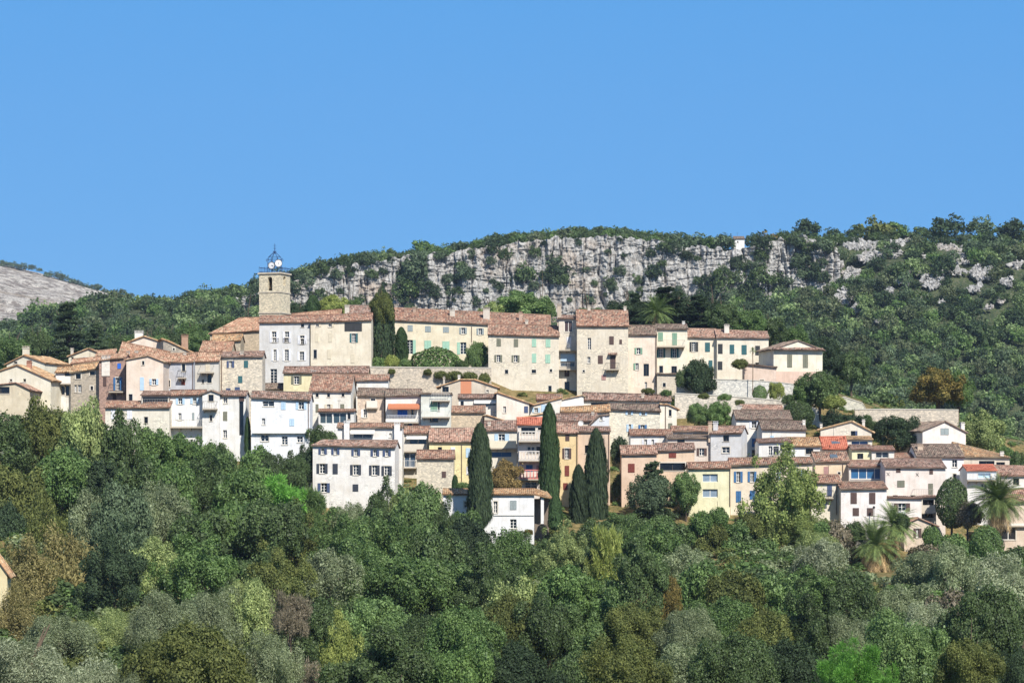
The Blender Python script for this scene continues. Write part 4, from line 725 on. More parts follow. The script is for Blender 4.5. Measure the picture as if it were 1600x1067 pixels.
for k in range(8):
    a = 2*math.pi*k/8; x_, y_ = cx+R_*math.cos(a), cx+R_*math.sin(a)
    m.tube([(x_, y_, zt-.05), (x_, y_, zt+2.3), (cx+R_*.85*math.cos(a), cx+R_*.85*math.sin(a), zt+2.8), (cx+R_*.3*math.cos(a), cx+R_*.3*math.sin(a), zt+3.4), (cx+.12*math.cos(a), cx+.12*math.sin(a), zt+3.75)], .04, 4)
    m.tube([(x_+.25*math.cos(a), y_+.25*math.sin(a), zt+2.0), (x_+.3*math.cos(a), y_+.3*math.sin(a), zt+2.35), (x_, y_, zt+2.55), (x_-.1*math.cos(a), y_-.1*math.sin(a), zt+2.3)], .03, 4)
for zz, rr in ((zt+.9, R_), (zt+1.6, R_), (zt+2.3, R_), (zt+2.8, R_*.85), (zt+3.4, R_*.3)):
    pts = [(cx+rr*math.cos(2*math.pi*k/16), cx+rr*math.sin(2*math.pi*k/16), zz) for k in range(17)]; m.tube(pts, .03, 4, False)
m.tube([(cx, cx, zt+3.4), (cx, cx, zt+4.2), (cx, cx, zt+5.1)], [.06, .05, .03], 5); m.tube([(cx-.28, cx, zt+4.75), (cx+.28, cx, zt+4.75)], .03, 4)
for rr, zz in ((.3, zt+3.7), (.2, zt+4.2)): m.tube([(cx+rr*math.cos(2*math.pi*k/8), cx+rr*math.sin(2*math.pi*k/8), zz+.08*(k % 2)) for k in range(9)], .03, 4, False)
m.build('belfry_cage', m_plain('34507c', .5, 0.0, 'blue_iron'), tw)
R_tw = Matrix.Rotation(th, 4, 'Z')
def clock(px, py, face_yaw, hands, off):
    pw = at(px, py, 436+off); lp = R_tw.inverted() @ (pw-P0); d = R_tw.inverted() @ Vector((math.sin(face_yaw), -math.cos(face_yaw), 0)); u = Vector((0, 0, 1)).cross(d)
    r = .60; m = MB(); n = 24; ring = lambda rr, dd: [lp+d*dd+rr*(math.cos(2*math.pi*k/n)*u+math.sin(2*math.pi*k/n)*Vector((0, 0, 1))) for k in range(n)]
    a, b = ring(r, 0), ring(r, .09); m.add(a+b, [(k, (k+1) % n, n+(k+1) % n, n+k) for k in range(n)]+[tuple(range(n)), tuple(range(n, 2*n))]); f_ = m.build('clock_face', m_plain('f2f2f0', .5, 0.0, 'clock_enamel'), tw)
    m = MB(); a, b = ring(r+.06, .10), ring(r-.02, .12); m.add(a+b, [(k, (k+1) % n, n+(k+1) % n, n+k) for k in range(n)]); c_ = ring(r+.06, -.02); m.add(a+c_, [(k, (k+1) % n, n+(k+1) % n, n+k) for k in range(n)]); m.build('rim', M_IRON, f_)
    m = MB()
    for L_, ang, w_ in hands: m.tube([lp+d*.12, lp+d*.12+L_*(math.sin(ang)*u+math.cos(ang)*Vector((0, 0, 1)))], [w_, w_*.5], 4)
    for k in range(12):
        v_ = math.sin(math.pi*k/6)*u+math.cos(math.pi*k/6)*Vector((0, 0, 1)); m.tube([lp+d*.11+v_*.43, lp+d*.11+v_*.53], .018, 4)
    m.build('clock_hands', M_IRON, f_)
clock(435, 411.5, math.radians(8), [(.42, math.radians(-12), .035), (.28, math.radians(165), .04)], -.9)
clock(424.6, 414.8, math.radians(-22), [(.42, math.radians(120), .035), (.28, math.radians(100), .04)], -1.0)

# --- walls and street furniture
def garden_wall(label, T, pts, Y, base, col, stone=.95, thick=.6, name='stone_wall', cap=True, Y1=None):
    P = [TP(T, a, b) for a, b in pts]; n = len(P); B = TP(T, 0, base)[1]
    root_ = empty(name, at(P[0][0], B, Y)); tag(root_, label, 'wall'); o0 = root_.location; m = MB(); c = MB()
    Yk = [Y+((Y1 or Y)-Y)*k/(n-1) for k in range(n)]
    tp = [at(x, y, yy)-o0 for (x, y), yy in zip(P, Yk)]; bt = [Vector((q.x, q.y, -1.5)) for q in tp]; dv = Vector((0, thick, 0))
    for k in range(n-1):
        m.quad(bt[k], bt[k+1], tp[k+1], tp[k]); m.quad(bt[k]+dv, tp[k]+dv, tp[k+1]+dv, bt[k+1]+dv); m.quad(tp[k], tp[k+1], tp[k+1]+dv, tp[k]+dv)
        a, b = tp[k], tp[k+1]; e = Vector((0, .08, 0)); h = Vector((0, 0, .14)); e2 = Vector((0, thick+.08, 0)); z_ = Vector((0, 0, .004))
        c.add([a-e+z_, b-e+z_, b+e2+z_, a+e2+z_, a-e+h, b-e+h, b+e2+h, a+e2+h], [(0, 3, 2, 1), (4, 5, 6, 7), (0, 1, 5, 4), (2, 3, 7, 6), (0, 4, 7, 3), (1, 2, 6, 5)])
    m.quad(bt[0], tp[0], tp[0]+dv, bt[0]+dv); m.quad(bt[-1], bt[-1]+dv, tp[-1]+dv, tp[-1])
    m.build('masonry', m_wall(col, stone), root_)
    if cap: c.build('coping', m_plain('d2cbbd', .9, 0.0, 'coping'), root_)
garden_wall('rubble retaining wall with tufts of ivy below the clipped hedge', 5, [(210, 792), (700, 798), (1350, 802)], 409, 1080, 'd2c3ae')
garden_wall('whitish stone terrace wall below the round dark tree', 7, [(575, 612), (900, 668), (1270, 680), (1541, 700), (1800, 735)], 411.5, 860, 'dcd9d0', .95)
garden_wall('low rocky terrace wall above the small vegetable garden', 7, [(560, 800), (800, 812), (1100, 830), (1500, 862), (1760, 930)], 405, 1000, 'd9cfbf', .95)
garden_wall('stone wall stub with a sloping top behind the lime-green bush', 8, [(1000, 740), (1060, 715), (1230, 770), (1262, 825)], 415, 1000, 'd6d2bf', .7)
garden_wall('long stone retaining wall under the plane trees on the right', 8, [(1160, 830), (1541, 828), (1900, 832), (2120, 835)], 404, 1080, 'd8c9b4', .9)
garden_wall('tumbled white garden wall descending behind the right group', 8, [(760, 800), (820, 820), (830, 940), (1000, 960)], 402, 1080, 'dcd6c8', .9, cap=False)
garden_wall('pale wall between bushes below the eucalyptus', 16, [(380, 332), (420, 345), (560, 350)], 343, 420, 'cfc6b6', .6)
lp = empty('street_lamp', at(363.5, 552, 420)); tag(lp, 'dark street lamp on a post before the church wall', 'street lamp')
m = MB(); m.tube([(0, 0, -1), (0, 0, 1.4)], .05, 6); m.build('post', M_IRON, lp)
m = MB(); m.tube([(0, 0, 1.401), (0, 0, 1.5), (.12, 0, 1.62), (.35, 0, 1.6)], [.05, .05, .06, .12], 6); m.build('lamp_head', M_IRON, lp)
lp = empty('street_lamp', at(1365.5, 815, 347)); tag(lp, 'dark street lamp on a post before the white-pink house', 'street lamp')
m = MB(); m.tube([(0, 0, -2), (0, 0, 1.75)], .05, 6); m.build('post', M_IRON, lp)
m = MB(); m.tube([(0, 0, 1.751), (0, 0, 1.9), (0, 0, 2.05), (0, 0, 2.15)], [.06, .16, .16, .03], 8); m.build('lamp_head', M_IRON, lp)
sdh = empty('satellite_dish', at(907.5, 661, 367)); tag(sdh, 'white satellite dish on the roof above the orange-yellow house', 'satellite dish')
m = MB(); n = 16
for r0, y0, r1, y1 in ((0, .1, .2, .08), (.2, .08, .38, 0)):
    for k in range(n): a, b = 2*math.pi*k/n, 2*math.pi*(k+1)/n; m.quad((r0*math.cos(a), y0, r0*math.sin(a)), (r0*math.cos(b), y0, r0*math.sin(b)), (r1*math.cos(b), y1, r1*math.sin(b)), (r1*math.cos(a), y1, r1*math.sin(a)))
m.build('dish', M_WHITE, sdh); m = MB(); m.tube([(0, .1, 0), (0, .3, -.1), (0, .3, -1.4)], .04, 5); m.build('mast', M_IRON, sdh)
# washing on the line
for k, (a, b, c, d) in enumerate(((1000, 998, 1035, 1066), (965, 998, 996, 1040))):
    P = at(*TP(14, (a+c)/2, b), 347.9); wv = (c-a)/Z6*347.9/F; hv = (d-b)/Z6*347.9/F; m = MB(); n = 8
    for i in range(n):
        x_, x2 = -wv/2+wv*i/n, -wv/2+wv*(i+1)/n; y_, y2 = .05*math.sin(i*1.7), .05*math.sin((i+1)*1.7)
        m.add([(x_, y_, 0), (x2, y2, 0), (x2, y2*1.8, -hv), (x_, y_*1.8, -hv), (x_, y_+.02, 0), (x2, y2+.02, 0), (x2, y2*1.8+.02, -hv), (x_, y_*1.8+.02, -hv)], [(0, 1, 2, 3), (4, 7, 6, 5), (3, 2, 6, 7), (0, 4, 5, 1)])
    o = m.build('laundry', m_plain('f0f2f6', .9, 0.0, 'cloth')); o.location = P
    tag(o, ('large white sheet hanging below the brown-shuttered window', 'small white cloth hanging left of the large sheet')[k], 'laundry')
# ---------------------------------------------------------------- plants
HAZE = 0.00006
def quads_from(cen, nor, size, rnd, aspect=.62, tilt=None):
    n = len(cen); r = rnd.normal(size=(n, 3)) if tilt is None else tilt
    u = np.cross(nor, r); u /= np.linalg.norm(u, axis=1, keepdims=True)+1e-9; v = np.cross(nor, u)
    s = size[:, None]; a = u*s; b = v*s*aspect
    k = .18*s*nor
    V = np.stack([cen-a, cen-b+k, cen+a, cen+b+k], 1).reshape(-1, 3)
    return V, np.arange(4*n).reshape(-1, 4)
def lobes_oak(rnd, n=26, flat=.85, inner=.62, rl=(.24, .42)):
    L = []
    for i in range(n):
        d = rnd.normal(size=3); d /= np.linalg.norm(d)
        if d[2] < -.45: d[2] *= -.6
        r = inner*rnd.uniform(.55, 1.28); c = d*r*np.array([1, 1, flat]); L.append((c, rnd.uniform(*rl)*(1.15 if r < inner else .85)))
    L.append((np.zeros(3), .55)); return L
def crown(seed, kind, n=9000, size=.040):
    rnd = np.random.default_rng(seed)
    if kind in ('oak', 'airy', 'shrub', 'olive', 'pine', 'birch', 'plane'):
        L = {'airy': lambda: lobes_oak(rnd, 46, 1.15, .82, (.10, .22)), 'oak': lambda: lobes_oak(rnd, 52, .92, .72, (.12, .30)), 'plane': lambda: lobes_oak(rnd, 46, .8, .78, (.14, .26)), 'shrub': lambda: lobes_oak(rnd, 22, .75, .6, (.24, .42)), 'olive': lambda: lobes_oak(rnd, 34, .8, .70, (.15, .30)),
             'pine': lambda: lobes_oak(rnd, 60, .8, .80, (.10, .20)), 'birch': lambda: lobes_oak(rnd, 40, 1.25, .66, (.14, .28))}[kind]()
        wts = np.array([r*r for _, r in L]); idx = rnd.choice(len(L), n, p=wts/wts.sum())
        C0 = np.array([c for c, _ in L])[idx]; R0 = np.array([r for _, r in L])[idx]
        d = rnd.normal(size=(n, 3)); d /= np.linalg.norm(d, axis=1, keepdims=True)
        out = C0/(np.linalg.norm(C0, axis=1, keepdims=True)+1e-6); d = d+out*.55; d /= np.linalg.norm(d, axis=1, keepdims=True)
        rad = R0*(1-.55*rnd.random(n)**2.2)*(1+.22*(fbm(d[:, 0]*3+9, d[:, 2]*3+d[:, 1]*2+9, 2, seed)-.4))
        P = C0+d*rad[:, None]
        sprig = rnd.random(n) < .12; P[sprig] += d[sprig]*rnd.uniform(.0, .12, (sprig.sum(), 1)); P += rnd.normal(size=P.shape)*.012
        N = d*.9+rnd.normal(size=(n, 3))*.55+np.array([0, 0, .15]); N /= np.linalg.norm(N, axis=1, keepdims=True)
        sz = size*np.exp(rnd.normal(size=n)*.38)
        if kind == 'pine':
            T = np.cross(N, d+rnd.normal(size=(n, 3))*.2); return quads_from(P, T/(np.linalg.norm(T, axis=1, keepdims=True)+1e-9), sz*1.5, rnd, .16, np.cross(d, T))
        if kind == 'birch':
            P[:, 2] -= rnd.random(n)**2*.25; return quads_from(P, N, sz, rnd, .4)
        if kind == 'olive': return quads_from(P, N, sz, rnd, .38)
        return quads_from(P, N, sz, rnd, .7)
    if kind == 'round':                                     # clipped, dense
        d = rnd.normal(size=(n, 3)); d /= np.linalg.norm(d, axis=1, keepdims=True)
        rad = .97+.30*(fbm(d[:, 0]*3+9, d[:, 2]*3+d[:, 1]*2.5+9, 4, seed)-.5)-.25*rnd.random(n)**4
        P = d*rad[:, None]; N = d+rnd.normal(size=(n, 3))*.5; N /= np.linalg.norm(N, axis=1, keepdims=True)
        return quads_from(P, N, size*rnd.uniform(.6, 1.3, n), rnd, .7)
    if kind == 'cypress':                                   # unit radius 1, height from -1 to 1 (scaled up later)
        t = rnd.random(n)**.8; a = rnd.random(n)*2*np.pi; z = -1+2*t
        prof = np.minimum(1, (t/.12)**.5)*np.where(t < .35, 1, np.sqrt(np.clip(1-((t-.35)/.65)**2.1, 0, 1)))
        bul = 1+.7*(fbm(np.cos(a)*3.5+20, z*5+np.sin(a)*3.5+20, 4, seed, .65)-.5)*1.4
        r = np.clip(prof, .03, 1)*bul*(1-.3*rnd.random(n)**3)+np.where(rnd.random(n) < .08, rnd.random(n)*.14, 0)
        P = np.stack([np.cos(a)*r, np.sin(a)*r, z], 1); d = np.stack([np.cos(a), np.sin(a), np.full(n, .35)], 1)
        N = d+rnd.normal(size=(n, 3))*.45; N /= np.linalg.norm(N, axis=1, keepdims=True)
        V, f = quads_from(P, N, size*rnd.uniform(.6, 1.4, n), rnd, .45, np.cross(N, np.array([0, 0, 1.])+rnd.normal(size=(n, 3))*.4)); return V, f
    if kind == 'cedar':                                     # flat layered shelves
        Ps = []; k = 90
        for i in range(k):
            t = rnd.random()**.9; z = -1+1.95*t; R = (1-.72*max(0, t)**1.3)*rnd.uniform(.65, 1.08); a = rnd.random()*2*np.pi; m = n//k
            s = rnd.random(m)**.7*R; b = a+rnd.normal(size=m)*.28*(1-s/R*.3); P = np.stack([np.cos(b)*s, np.sin(b)*s, z-.10*s*s+rnd.normal(size=m)*.022+.02*np.sin(b*9)], 1); Ps.append(P)
        P = np.concatenate(Ps); n = len(P); N = np.array([0, 0, 1.])+rnd.normal(size=(n, 3))*.45; N /= np.linalg.norm(N, axis=1, keepdims=True)
        return quads_from(P, N, size*rnd.uniform(.6, 1.4, n), rnd, .5)
    if kind == 'twig':                                      # leafless twigs in loose tufts
        L = lobes_oak(rnd, 26, .9, .66, (.2, .4)); idx = rnd.integers(0, len(L), n); C0 = np.array([c for c, _ in L])[idx]; R0 = np.array([r for _, r in L])[idx]
        d = rnd.normal(size=(n, 3)); d /= np.linalg.norm(d, axis=1, keepdims=True); d[:, 2] = d[:, 2]*.7+.35
        P = C0+d*(R0*rnd.random(n)**.6)[:, None]; up = d+rnd.normal(size=(n, 3))*.7; T = np.cross(up, rnd.normal(size=(n, 3))); T /= np.linalg.norm(T, axis=1, keepdims=True)+1e-9
        return quads_from(P, T, size*1.3*rnd.uniform(.6, 1.4, n), rnd, .13, np.cross(up, T))
CR = {}
def crown_mesh(kind, var, n, size):
    k = (kind, var, n)
    if k not in CR:
        V, f = crown(100+var*7+len(kind), kind, n, size); CR[k] = npmesh('crown', V, f, M_WHITE)
    return CR[k]
NV = {'airy': (3, 30000, .018), 'oak': (5, 26000, .024), 'shrub': (2, 7000, .042), 'olive': (3, 24000, .024), 'pine': (1, 20000, .034), 'birch': (2, 24000, .025), 'plane': (2, 20000, .027), 'round': (1, 8000, .045), 'cypress': (3, 22000, .06), 'cedar': (2, 34000, .034), 'twig': (2, 12000, .045)}
LEAF = {'hill': ('414c37', '555e49'), 'hillight': ('566849', '6b7c58'), 'oak': ('3f5733', '576d41'), 'dark': ('38472f', '4b5d3b'), 'deep': ('29372a', '3a4a35'), 'mid': ('465d3b', '5e7348'), 'olive': ('58644d', '737e65'), 'silver': ('66705d', '858e7b'), 'yellow': ('797c3e', '958f4f'),
        'brown': ('645b3e', '7f6f4b'), 'rust': ('50502f', '675c34'), 'pine': ('4a7434', '628e44'), 'lime': ('657341', '828b53'), 'cyp': ('2e422a', '405637'), 'cypdark': ('29382a', '3c4a36'), 'grey': ('5b574c', '777165'), 'straw': ('646240', '7a7452'), 'blue': ('3e4d3c', '54644f'), 'bronze': ('455030', '5d643a'), 'pale': ('5e6e4a', '818d60'), 'euca': ('4c5c38', '707c4c')}
OBJ_TREE = {}
def lm(c): a, b = LEAF[c]; return m_leaf(a, b, .30, .06 if c in ('oak', 'dark', 'olive', 'mid') else .0)
def trunk_mesh(var, thin=1.0):
    k = ('trunk', var)
    if k not in CR:
        rnd = random.Random(var); m = MB(); m.tube([(0, 0, -1), (.02, 0, -.55), (.05, .02, -.2), (0, 0, .15)], [.085, .065, .055, .03], 8)
        for i in range(9):
            a = rnd.random()*6.28; z0 = rnd.uniform(-.6, -.1); e = rnd.uniform(.25, .5); z1 = z0+rnd.uniform(.3, .6)
            m.tube([(.03, 0, z0), (math.cos(a)*e*.4, math.sin(a)*e*.4, z0+(z1-z0)*.6), (math.cos(a)*e, math.sin(a)*e, z1)], [.035, .024, .008], 5)
        o = m.build('trunk', m_bark()); CR[k] = o.data; bpy.data.objects.remove(o)
    return CR[k]
def tree(label, kind, col, cx, ytop, wpx, hpx, Y, name=None, cat=None, group=None, var=None, parts=True, below=None):
    nv, n, sz = NV[kind]; fine = Y < 250 and kind in ('oak', 'airy', 'olive', 'birch', 'pine'); nv, n, sz = (3, 62000, .0155) if fine else (nv, n, sz); var = random.randrange(nv) if var is None else var % nv
    if below is not None: hpx *= {'cypress': 1.22, 'olive': 1.1, 'cedar': 1.15}.get(kind, 1.28)
    me = crown_mesh(kind, var, n, sz); R = wpx/2*Y/F; Hh = hpx/2*Y/F
    c = at(cx, ytop+hpx/2, Y); g0 = float(gz(c.x, c.y)[0]) if below is None else below
    g0 = min(g0, c.z-Hh*.9)
    nm = name or {'cypress': 'cypress', 'cedar': 'cedar', 'olive': 'olive_tree', 'shrub': 'shrub', 'round': 'clipped_shrub', 'pine': 'pine_tree', 'twig': 'bare_shrub', 'birch': 'birch_tree', 'plane': 'plane_tree'}.get(kind, 'tree')
    rz = random.random()*6.28
    def mk(nm2, mesh, par):
        o = bpy.data.objects.new(nm2, mesh); C.objects.link(o); o.parent = par; return o
    root = empty(nm, (c.x, c.y, g0), rz); tag(root, label, cat or nm.split('_')[-1], group)
    cr_ = mk('crown', me, root); cr_.location = (0, 0, c.z-g0); an = random.uniform(.9, 1.12) if kind not in ('cypress', 'round') else 1; cr_.scale = (R*an, R/an, Hh)
    if not len(me.materials): me.materials.append(M_WHITE)
    cr_.material_slots[0].link = 'OBJECT'; cr_.material_slots[0].material = lm(col)
    if wpx < 34 and kind in ('shrub', 'round', 'oak'): return root
    hh = c.z-g0; t = mk('trunk', trunk_mesh(var), root); t.location = (0, 0, hh); t.scale = (R*.9, R*.9, max(hh+.6, Hh*.7))
    return root
random.seed(5)
def ridge_at0(x): return [t_ for x_, t_ in [(-9, 'behind the leftmost yellow gables'), (40, 'left of the dark firs'), (170, 'right of the dark firs'), (205, 'left above the pale pink gable'), (235, 'lower, above the pale pink gable'), (250, 'above the straw-coloured roof'), (290, 'high above the tan and orange row'), (310, 'low above the tan and orange row'), (330, 'left of the church roof'), (370, 'just left of the bell tower'), (440, 'just right of the bell tower'), (530, 'left of the ivy-covered column'), (750, 'left of the pale rounded tree'), (830, 'right of the pale rounded tree'), (900, 'behind the stone tower house'), (1110, 'right of the flat cedars'), (1150, 'behind the long cream house chimney'), (1190, 'behind the long cream house right end'), (1230, 'left behind the pediment house'), (1270, 'right behind the pediment house'), (1310, 'right of the pediment house')] if x_ <= x][-1]
# --- village trees
G0 = 'cypresses among the houses'
tree('tall broad dark cypress left of the brown plane tree, in front of the white villa', 'cypress', 'cypdark', 750, 664, 35, 132, 334, below=-12)
tree('tallest slim green cypress beside the balustraded balconies', 'cypress', 'cyp', 858, 633, 29, 148, 346.5, var=1, below=-6)
tree('broad cypress before the salmon-tan house', 'cypress', 'cypdark', 931, 673, 36, 152, 350, below=-9)
tree('shorter cypress leaning against the left of the broad one', 'cypress', 'cypdark', 904, 728, 26, 95, 348, var=1, below=-9)
tree('small conical cypress at the porch of the white villa', 'cypress', 'cyp', 868, 774, 21, 44, 337, below=-9)
tree('small cypress beside the stone house with one brown shutter', 'cypress', 'cyp', 711, 742, 9, 22, 349, below=-5)
tree('thin dark climbing cypress before the plain white house', 'cypress', 'cyp', 387, 652, 9, 48, 352.5, below=4)
tree('huge dark ivy-covered tree column rising above the roofs', 'round', 'deep', 597, 450, 42, 106, 422, name='tree', var=0, below=14)
tree('yellowish leafy crown of the ivy-covered tree', 'oak', 'bronze', 596, 448, 40, 60, 420.5, name='tree', below=14)
tree('pointed dark conifer between ivy-covered tree and cream mansion', 'cypress', 'cyp', 627, 512, 19, 44, 424, below=15)
tree('rounded clipped green hedge mound in front of the cream mansion', 'round', 'oak', 680, 543, 92, 56, 420, below=15)
tree('bay tree in the corner between mansion and beige stone front', 'oak', 'mid', 745, 527, 42, 48, 423, below=15)
for i, (x, y, w_, h_, c_, d_) in enumerate([(588, 553, 30, 24, 'mid', 'left end of the terrace'), (612, 550, 26, 26, 'lime', 'yellowish, second from the left on the terrace'), (632, 556, 22, 22, 'mid', 'just left of the clipped mound'), (722, 560, 26, 18, 'dark', 'just right of the clipped mound')]):
    tree('low shrub above the rubble wall, '+d_, 'shrub', c_, x, y, w_, h_, 417, below=15, group='shrubs on the mansion terrace')
tree('round dark evergreen before the long cream house', 'oak', 'deep', 1092, 553, 58, 60, 409.5, below=12)
tree('bushy dark tree left edge of the evergreen by the long cream house', 'shrub', 'dark', 1066, 572, 24, 34, 409, below=12)
tree('flat dry pergola vine beside the pink pavilion wall', 'shrub', 'bronze', 1157, 557, 32, 20, 411, below=12)
tree('small round clipped bush on the whitish terrace', 'round', 'mid', 1187, 602, 24, 22, 406, below=11)
tree('small lime-green tree right of the clipped bush', 'oak', 'lime', 1214, 592, 28, 34, 406, below=11)
tree('large spreading tree below the pediment house', 'oak', 'dark', 1280, 571, 84, 66, 403, below=9)
tree('bronze-green tree at the left of the large spreading tree', 'shrub', 'oak', 1254, 590, 36, 40, 402, below=9)
tree('lime-green bush under the large spreading tree', 'shrub', 'lime', 1303, 613, 38, 26, 399, below=9)
tree('dark rounded bush above the grey-brown roofs, right of the hedge', 'round', 'dark', 1248, 626, 50, 36, 396, name='shrub', below=7)
tree('dark spreading bush behind the pale beige gable', 'oak', 'deep', 1320, 636, 86, 54, 394, below=5)
tree('big dark round tree between the two gables on the right', 'oak', 'deep', 1403, 640, 84, 64, 391, below=2)
tree('rust-brown plane tree on the wall terrace', 'plane', 'rust', 1464, 568, 96, 64, 412, below=8)
tree('green plane tree touching the rust-brown one', 'plane', 'oak', 1497, 573, 56, 62, 414, below=8)
tree('pale olive-green bushy tree at the right behind the pink gable', 'plane', 'pale', 1533, 634, 84, 74, 396, below=3)
for i, (x, y_, w_, h_, c_, Y_, d_) in enumerate([(1572, 690, 40, 50, 'oak', 392, 'left'), (1594, 700, 44, 60, 'dark', 388, 'right')]):
    tree('dark leafy tree above the tan roof at the right edge, the '+d_+' one', 'oak', c_, x, y_, w_, h_, Y_, below=0)
for i, (x, y_, w_, h_, d_) in enumerate([(668, 574, 14, 12, 'leftmost'), (690, 576, 22, 16, 'left of the middle'), (712, 576, 24, 18, 'middle'), (735, 577, 26, 20, 'right of the middle'), (757, 578, 22, 26, 'rightmost'), (612, 574, 14, 10, 'far left'), (594, 584, 12, 10, 'low left')]):
    tree('ivy tuft hanging on the rubble retaining wall, '+d_, 'shrub', 'bronze', x, y_, w_, h_, 408.6, name='ivy', cat='ivy', below=14, group='ivy on the retaining wall')
for i, (x, y_, w_, h_, c_, d_) in enumerate([(1012, 604, 24, 12, 'bronze', 'leftmost'), (1040, 606, 22, 14, 'oak', 'second from left'), (1100, 612, 20, 12, 'bronze', 'above the hedge'), (1132, 612, 22, 14, 'mid', 'right above the hedge'), (1156, 622, 18, 12, 'bronze', 'beside the narrow roof strip'), (1232, 612, 24, 20, 'dark', 'under the large spreading tree')]):
    tree('small scrubby bush on the rocky terrace, '+d_, 'shrub', c_, x, y_, w_, h_, 402, below=10, group='scrub bushes on the rocky terrace')
tree('dense hedge-like bush in the vegetable garden', 'oak', 'mid', 1092, 624, 40, 42, 393, below=4)
tree('wide green garden hedge right of the vegetable garden bush', 'oak', 'oak', 1122, 620, 46, 46, 394, below=4)
tree('dark cedar-like conifer in front of the peach house', 'cedar', 'blue', 1022, 720, 88, 88, 350, below=-9)
tree('round blue-green evergreen inside the cedar before the peach house', 'oak', 'blue', 1015, 728, 72, 78, 349, below=-9)
tree('bright green fig tree right of the dark cedar', 'oak', 'mid', 1072, 728, 50, 70, 349.5, below=-9)
tree('tall airy eucalyptus in front of the cream house with blue shutters', 'airy', 'euca', 1226, 700, 136, 158, 344, name='eucalyptus_tree', cat='eucalyptus', below=-12)
tree('lower eucalyptus bough mass to the right under the tall eucalyptus', 'olive', 'euca', 1256, 790, 84, 74, 341, name='eucalyptus_tree', cat='eucalyptus', below=-12)
tree('lower eucalyptus bough mass to the left under the tall eucalyptus', 'oak', 'euca', 1196, 786, 70, 80, 342, name='eucalyptus_tree', cat='eucalyptus', below=-12)
tree('brown autumn plane tree between two cypresses', 'plane', 'brown', 790, 712, 54, 56, 350, below=-6)
tree('dark evergreen tree beside the stack of shaded balconies', 'round', 'dark', 1487, 747, 52, 62, 346, name='tree', below=-8)
tree('grey-brown bush right of the dark evergreen', 'shrub', 'grey', 1512, 772, 50, 54, 345, below=-9)
tree('climbing dark tree in the gap between salmon and peach houses', 'shrub', 'deep', 967, 672, 30, 52, 362, below=-2)
tree('green bush below the climbing dark tree', 'shrub', 'dark', 968, 730, 24, 50, 360, below=-6)
tree('bush beside the glazed conservatory', 'oak', 'dark', 502, 660, 60, 58, 352, below=-2)
tree('dark bush between bluish-white and big white houses', 'oak', 'deep', 482, 690, 46, 70, 349, below=-4)
tree('hedge below the yellow house', 'shrub', 'mid', 724, 750, 22, 16, 348, below=-5)
tree('red bougainvillea at the porch of the white villa', 'shrub', 'rust', 825, 824, 18, 12, 333, below=-12)
tree('dark fir in the woods behind the left roofs', 'cedar', 'blue', 108, 472, 100, 90, 520, below=18)
tree('second dark fir right of the first behind the left roofs', 'cedar', 'blue', 150, 505, 60, 52, 510, below=18)
tree('spreading dark cedar behind the long roofs', 'cedar', 'deep', 1040, 448, 110, 66, 500, below=18)
tree('flat-topped cedar left of the garden palm', 'cedar', 'deep', 992, 458, 60, 56, 505, below=18)
tree('flat-topped cedar at the right end of the long roofs', 'cedar', 'deep', 1090, 462, 80, 60, 498, below=18)
tree('pale green rounded tree behind the mansion roof', 'plane', 'mid', 812, 449, 88, 52, 480, below=18)
tree('yellow-green tree behind the red roof by the tower', 'oak', 'lime', 520, 458, 58, 40, 480, below=18)
tree('green conifer behind the tower roofs', 'cypress', 'cyp', 489, 462, 22, 36, 478, below=18)
for i, (x, yt, w_, h_, c, Yt) in enumerate([(20, 520, 60, 50, 'oak', 500), (58, 506, 56, 60, 'dark', 515), (185, 520, 60, 40, 'dark', 540), (222, 522, 56, 36, 'oak', 520), (262, 512, 60, 40, 'dark', 530), (300, 498, 60, 44, 'oak', 545), (345, 488, 60, 44, 'dark', 540), (385, 490, 50, 40, 'deep', 530), (315, 512, 60, 40, 'mid', 505), (240, 520, 60, 34, 'mid', 500),
        (465, 470, 40, 40, 'deep', 490), (548, 462, 40, 40, 'mid', 490), (770, 465, 50, 40, 'pale', 478), (848, 460, 44, 40, 'mid', 482), (920, 476, 50, 30, 'mid', 475), (1130, 470, 60, 46, 'dark', 490), (1170, 480, 60, 46, 'oak', 490), (1205, 492, 56, 46, 'dark', 492), (1240, 505, 56, 46, 'oak', 494), (1290, 520, 60, 60, 'deep', 490), (1330, 540, 60, 60, 'dark', 492)]):
    tree(('broad green tree rising behind the roofs, '+ridge_at0(x)), 'oak', c, x, yt, w_, h_, Yt, below=14, group='trees right behind the village')
for x, y_, w_, h_, Y_, d_ in ((985, 462, 76, 46, 506, 'left of the garden palm'), (1062, 452, 96, 56, 507, 'right of the garden palm'), (1116, 462, 76, 50, 503, 'at the right end of the cedars')):
    tree('dense blackish tree mass behind the cedars, '+d_, 'oak', 'deep', x, y_, w_, h_, Y_, below=18)
tree('rounded bush in front of the right retaining wall, near the pale beige gable', 'oak', 'dark', 1353, 644, 44, 46, 395, below=4)
tree('broad green tree before the foot of the tall broad cypress', 'oak', 'oak', 722, 790, 80, 80, 326, below=-14)
tree('dark green tree hiding the foot of the broad salmon-house cypress', 'oak', 'dark', 930, 800, 84, 80, 331, below=-14)
tree('green bush between the broad cypress and the dark cedar', 'oak', 'mid', 974, 792, 56, 56, 338, below=-12)
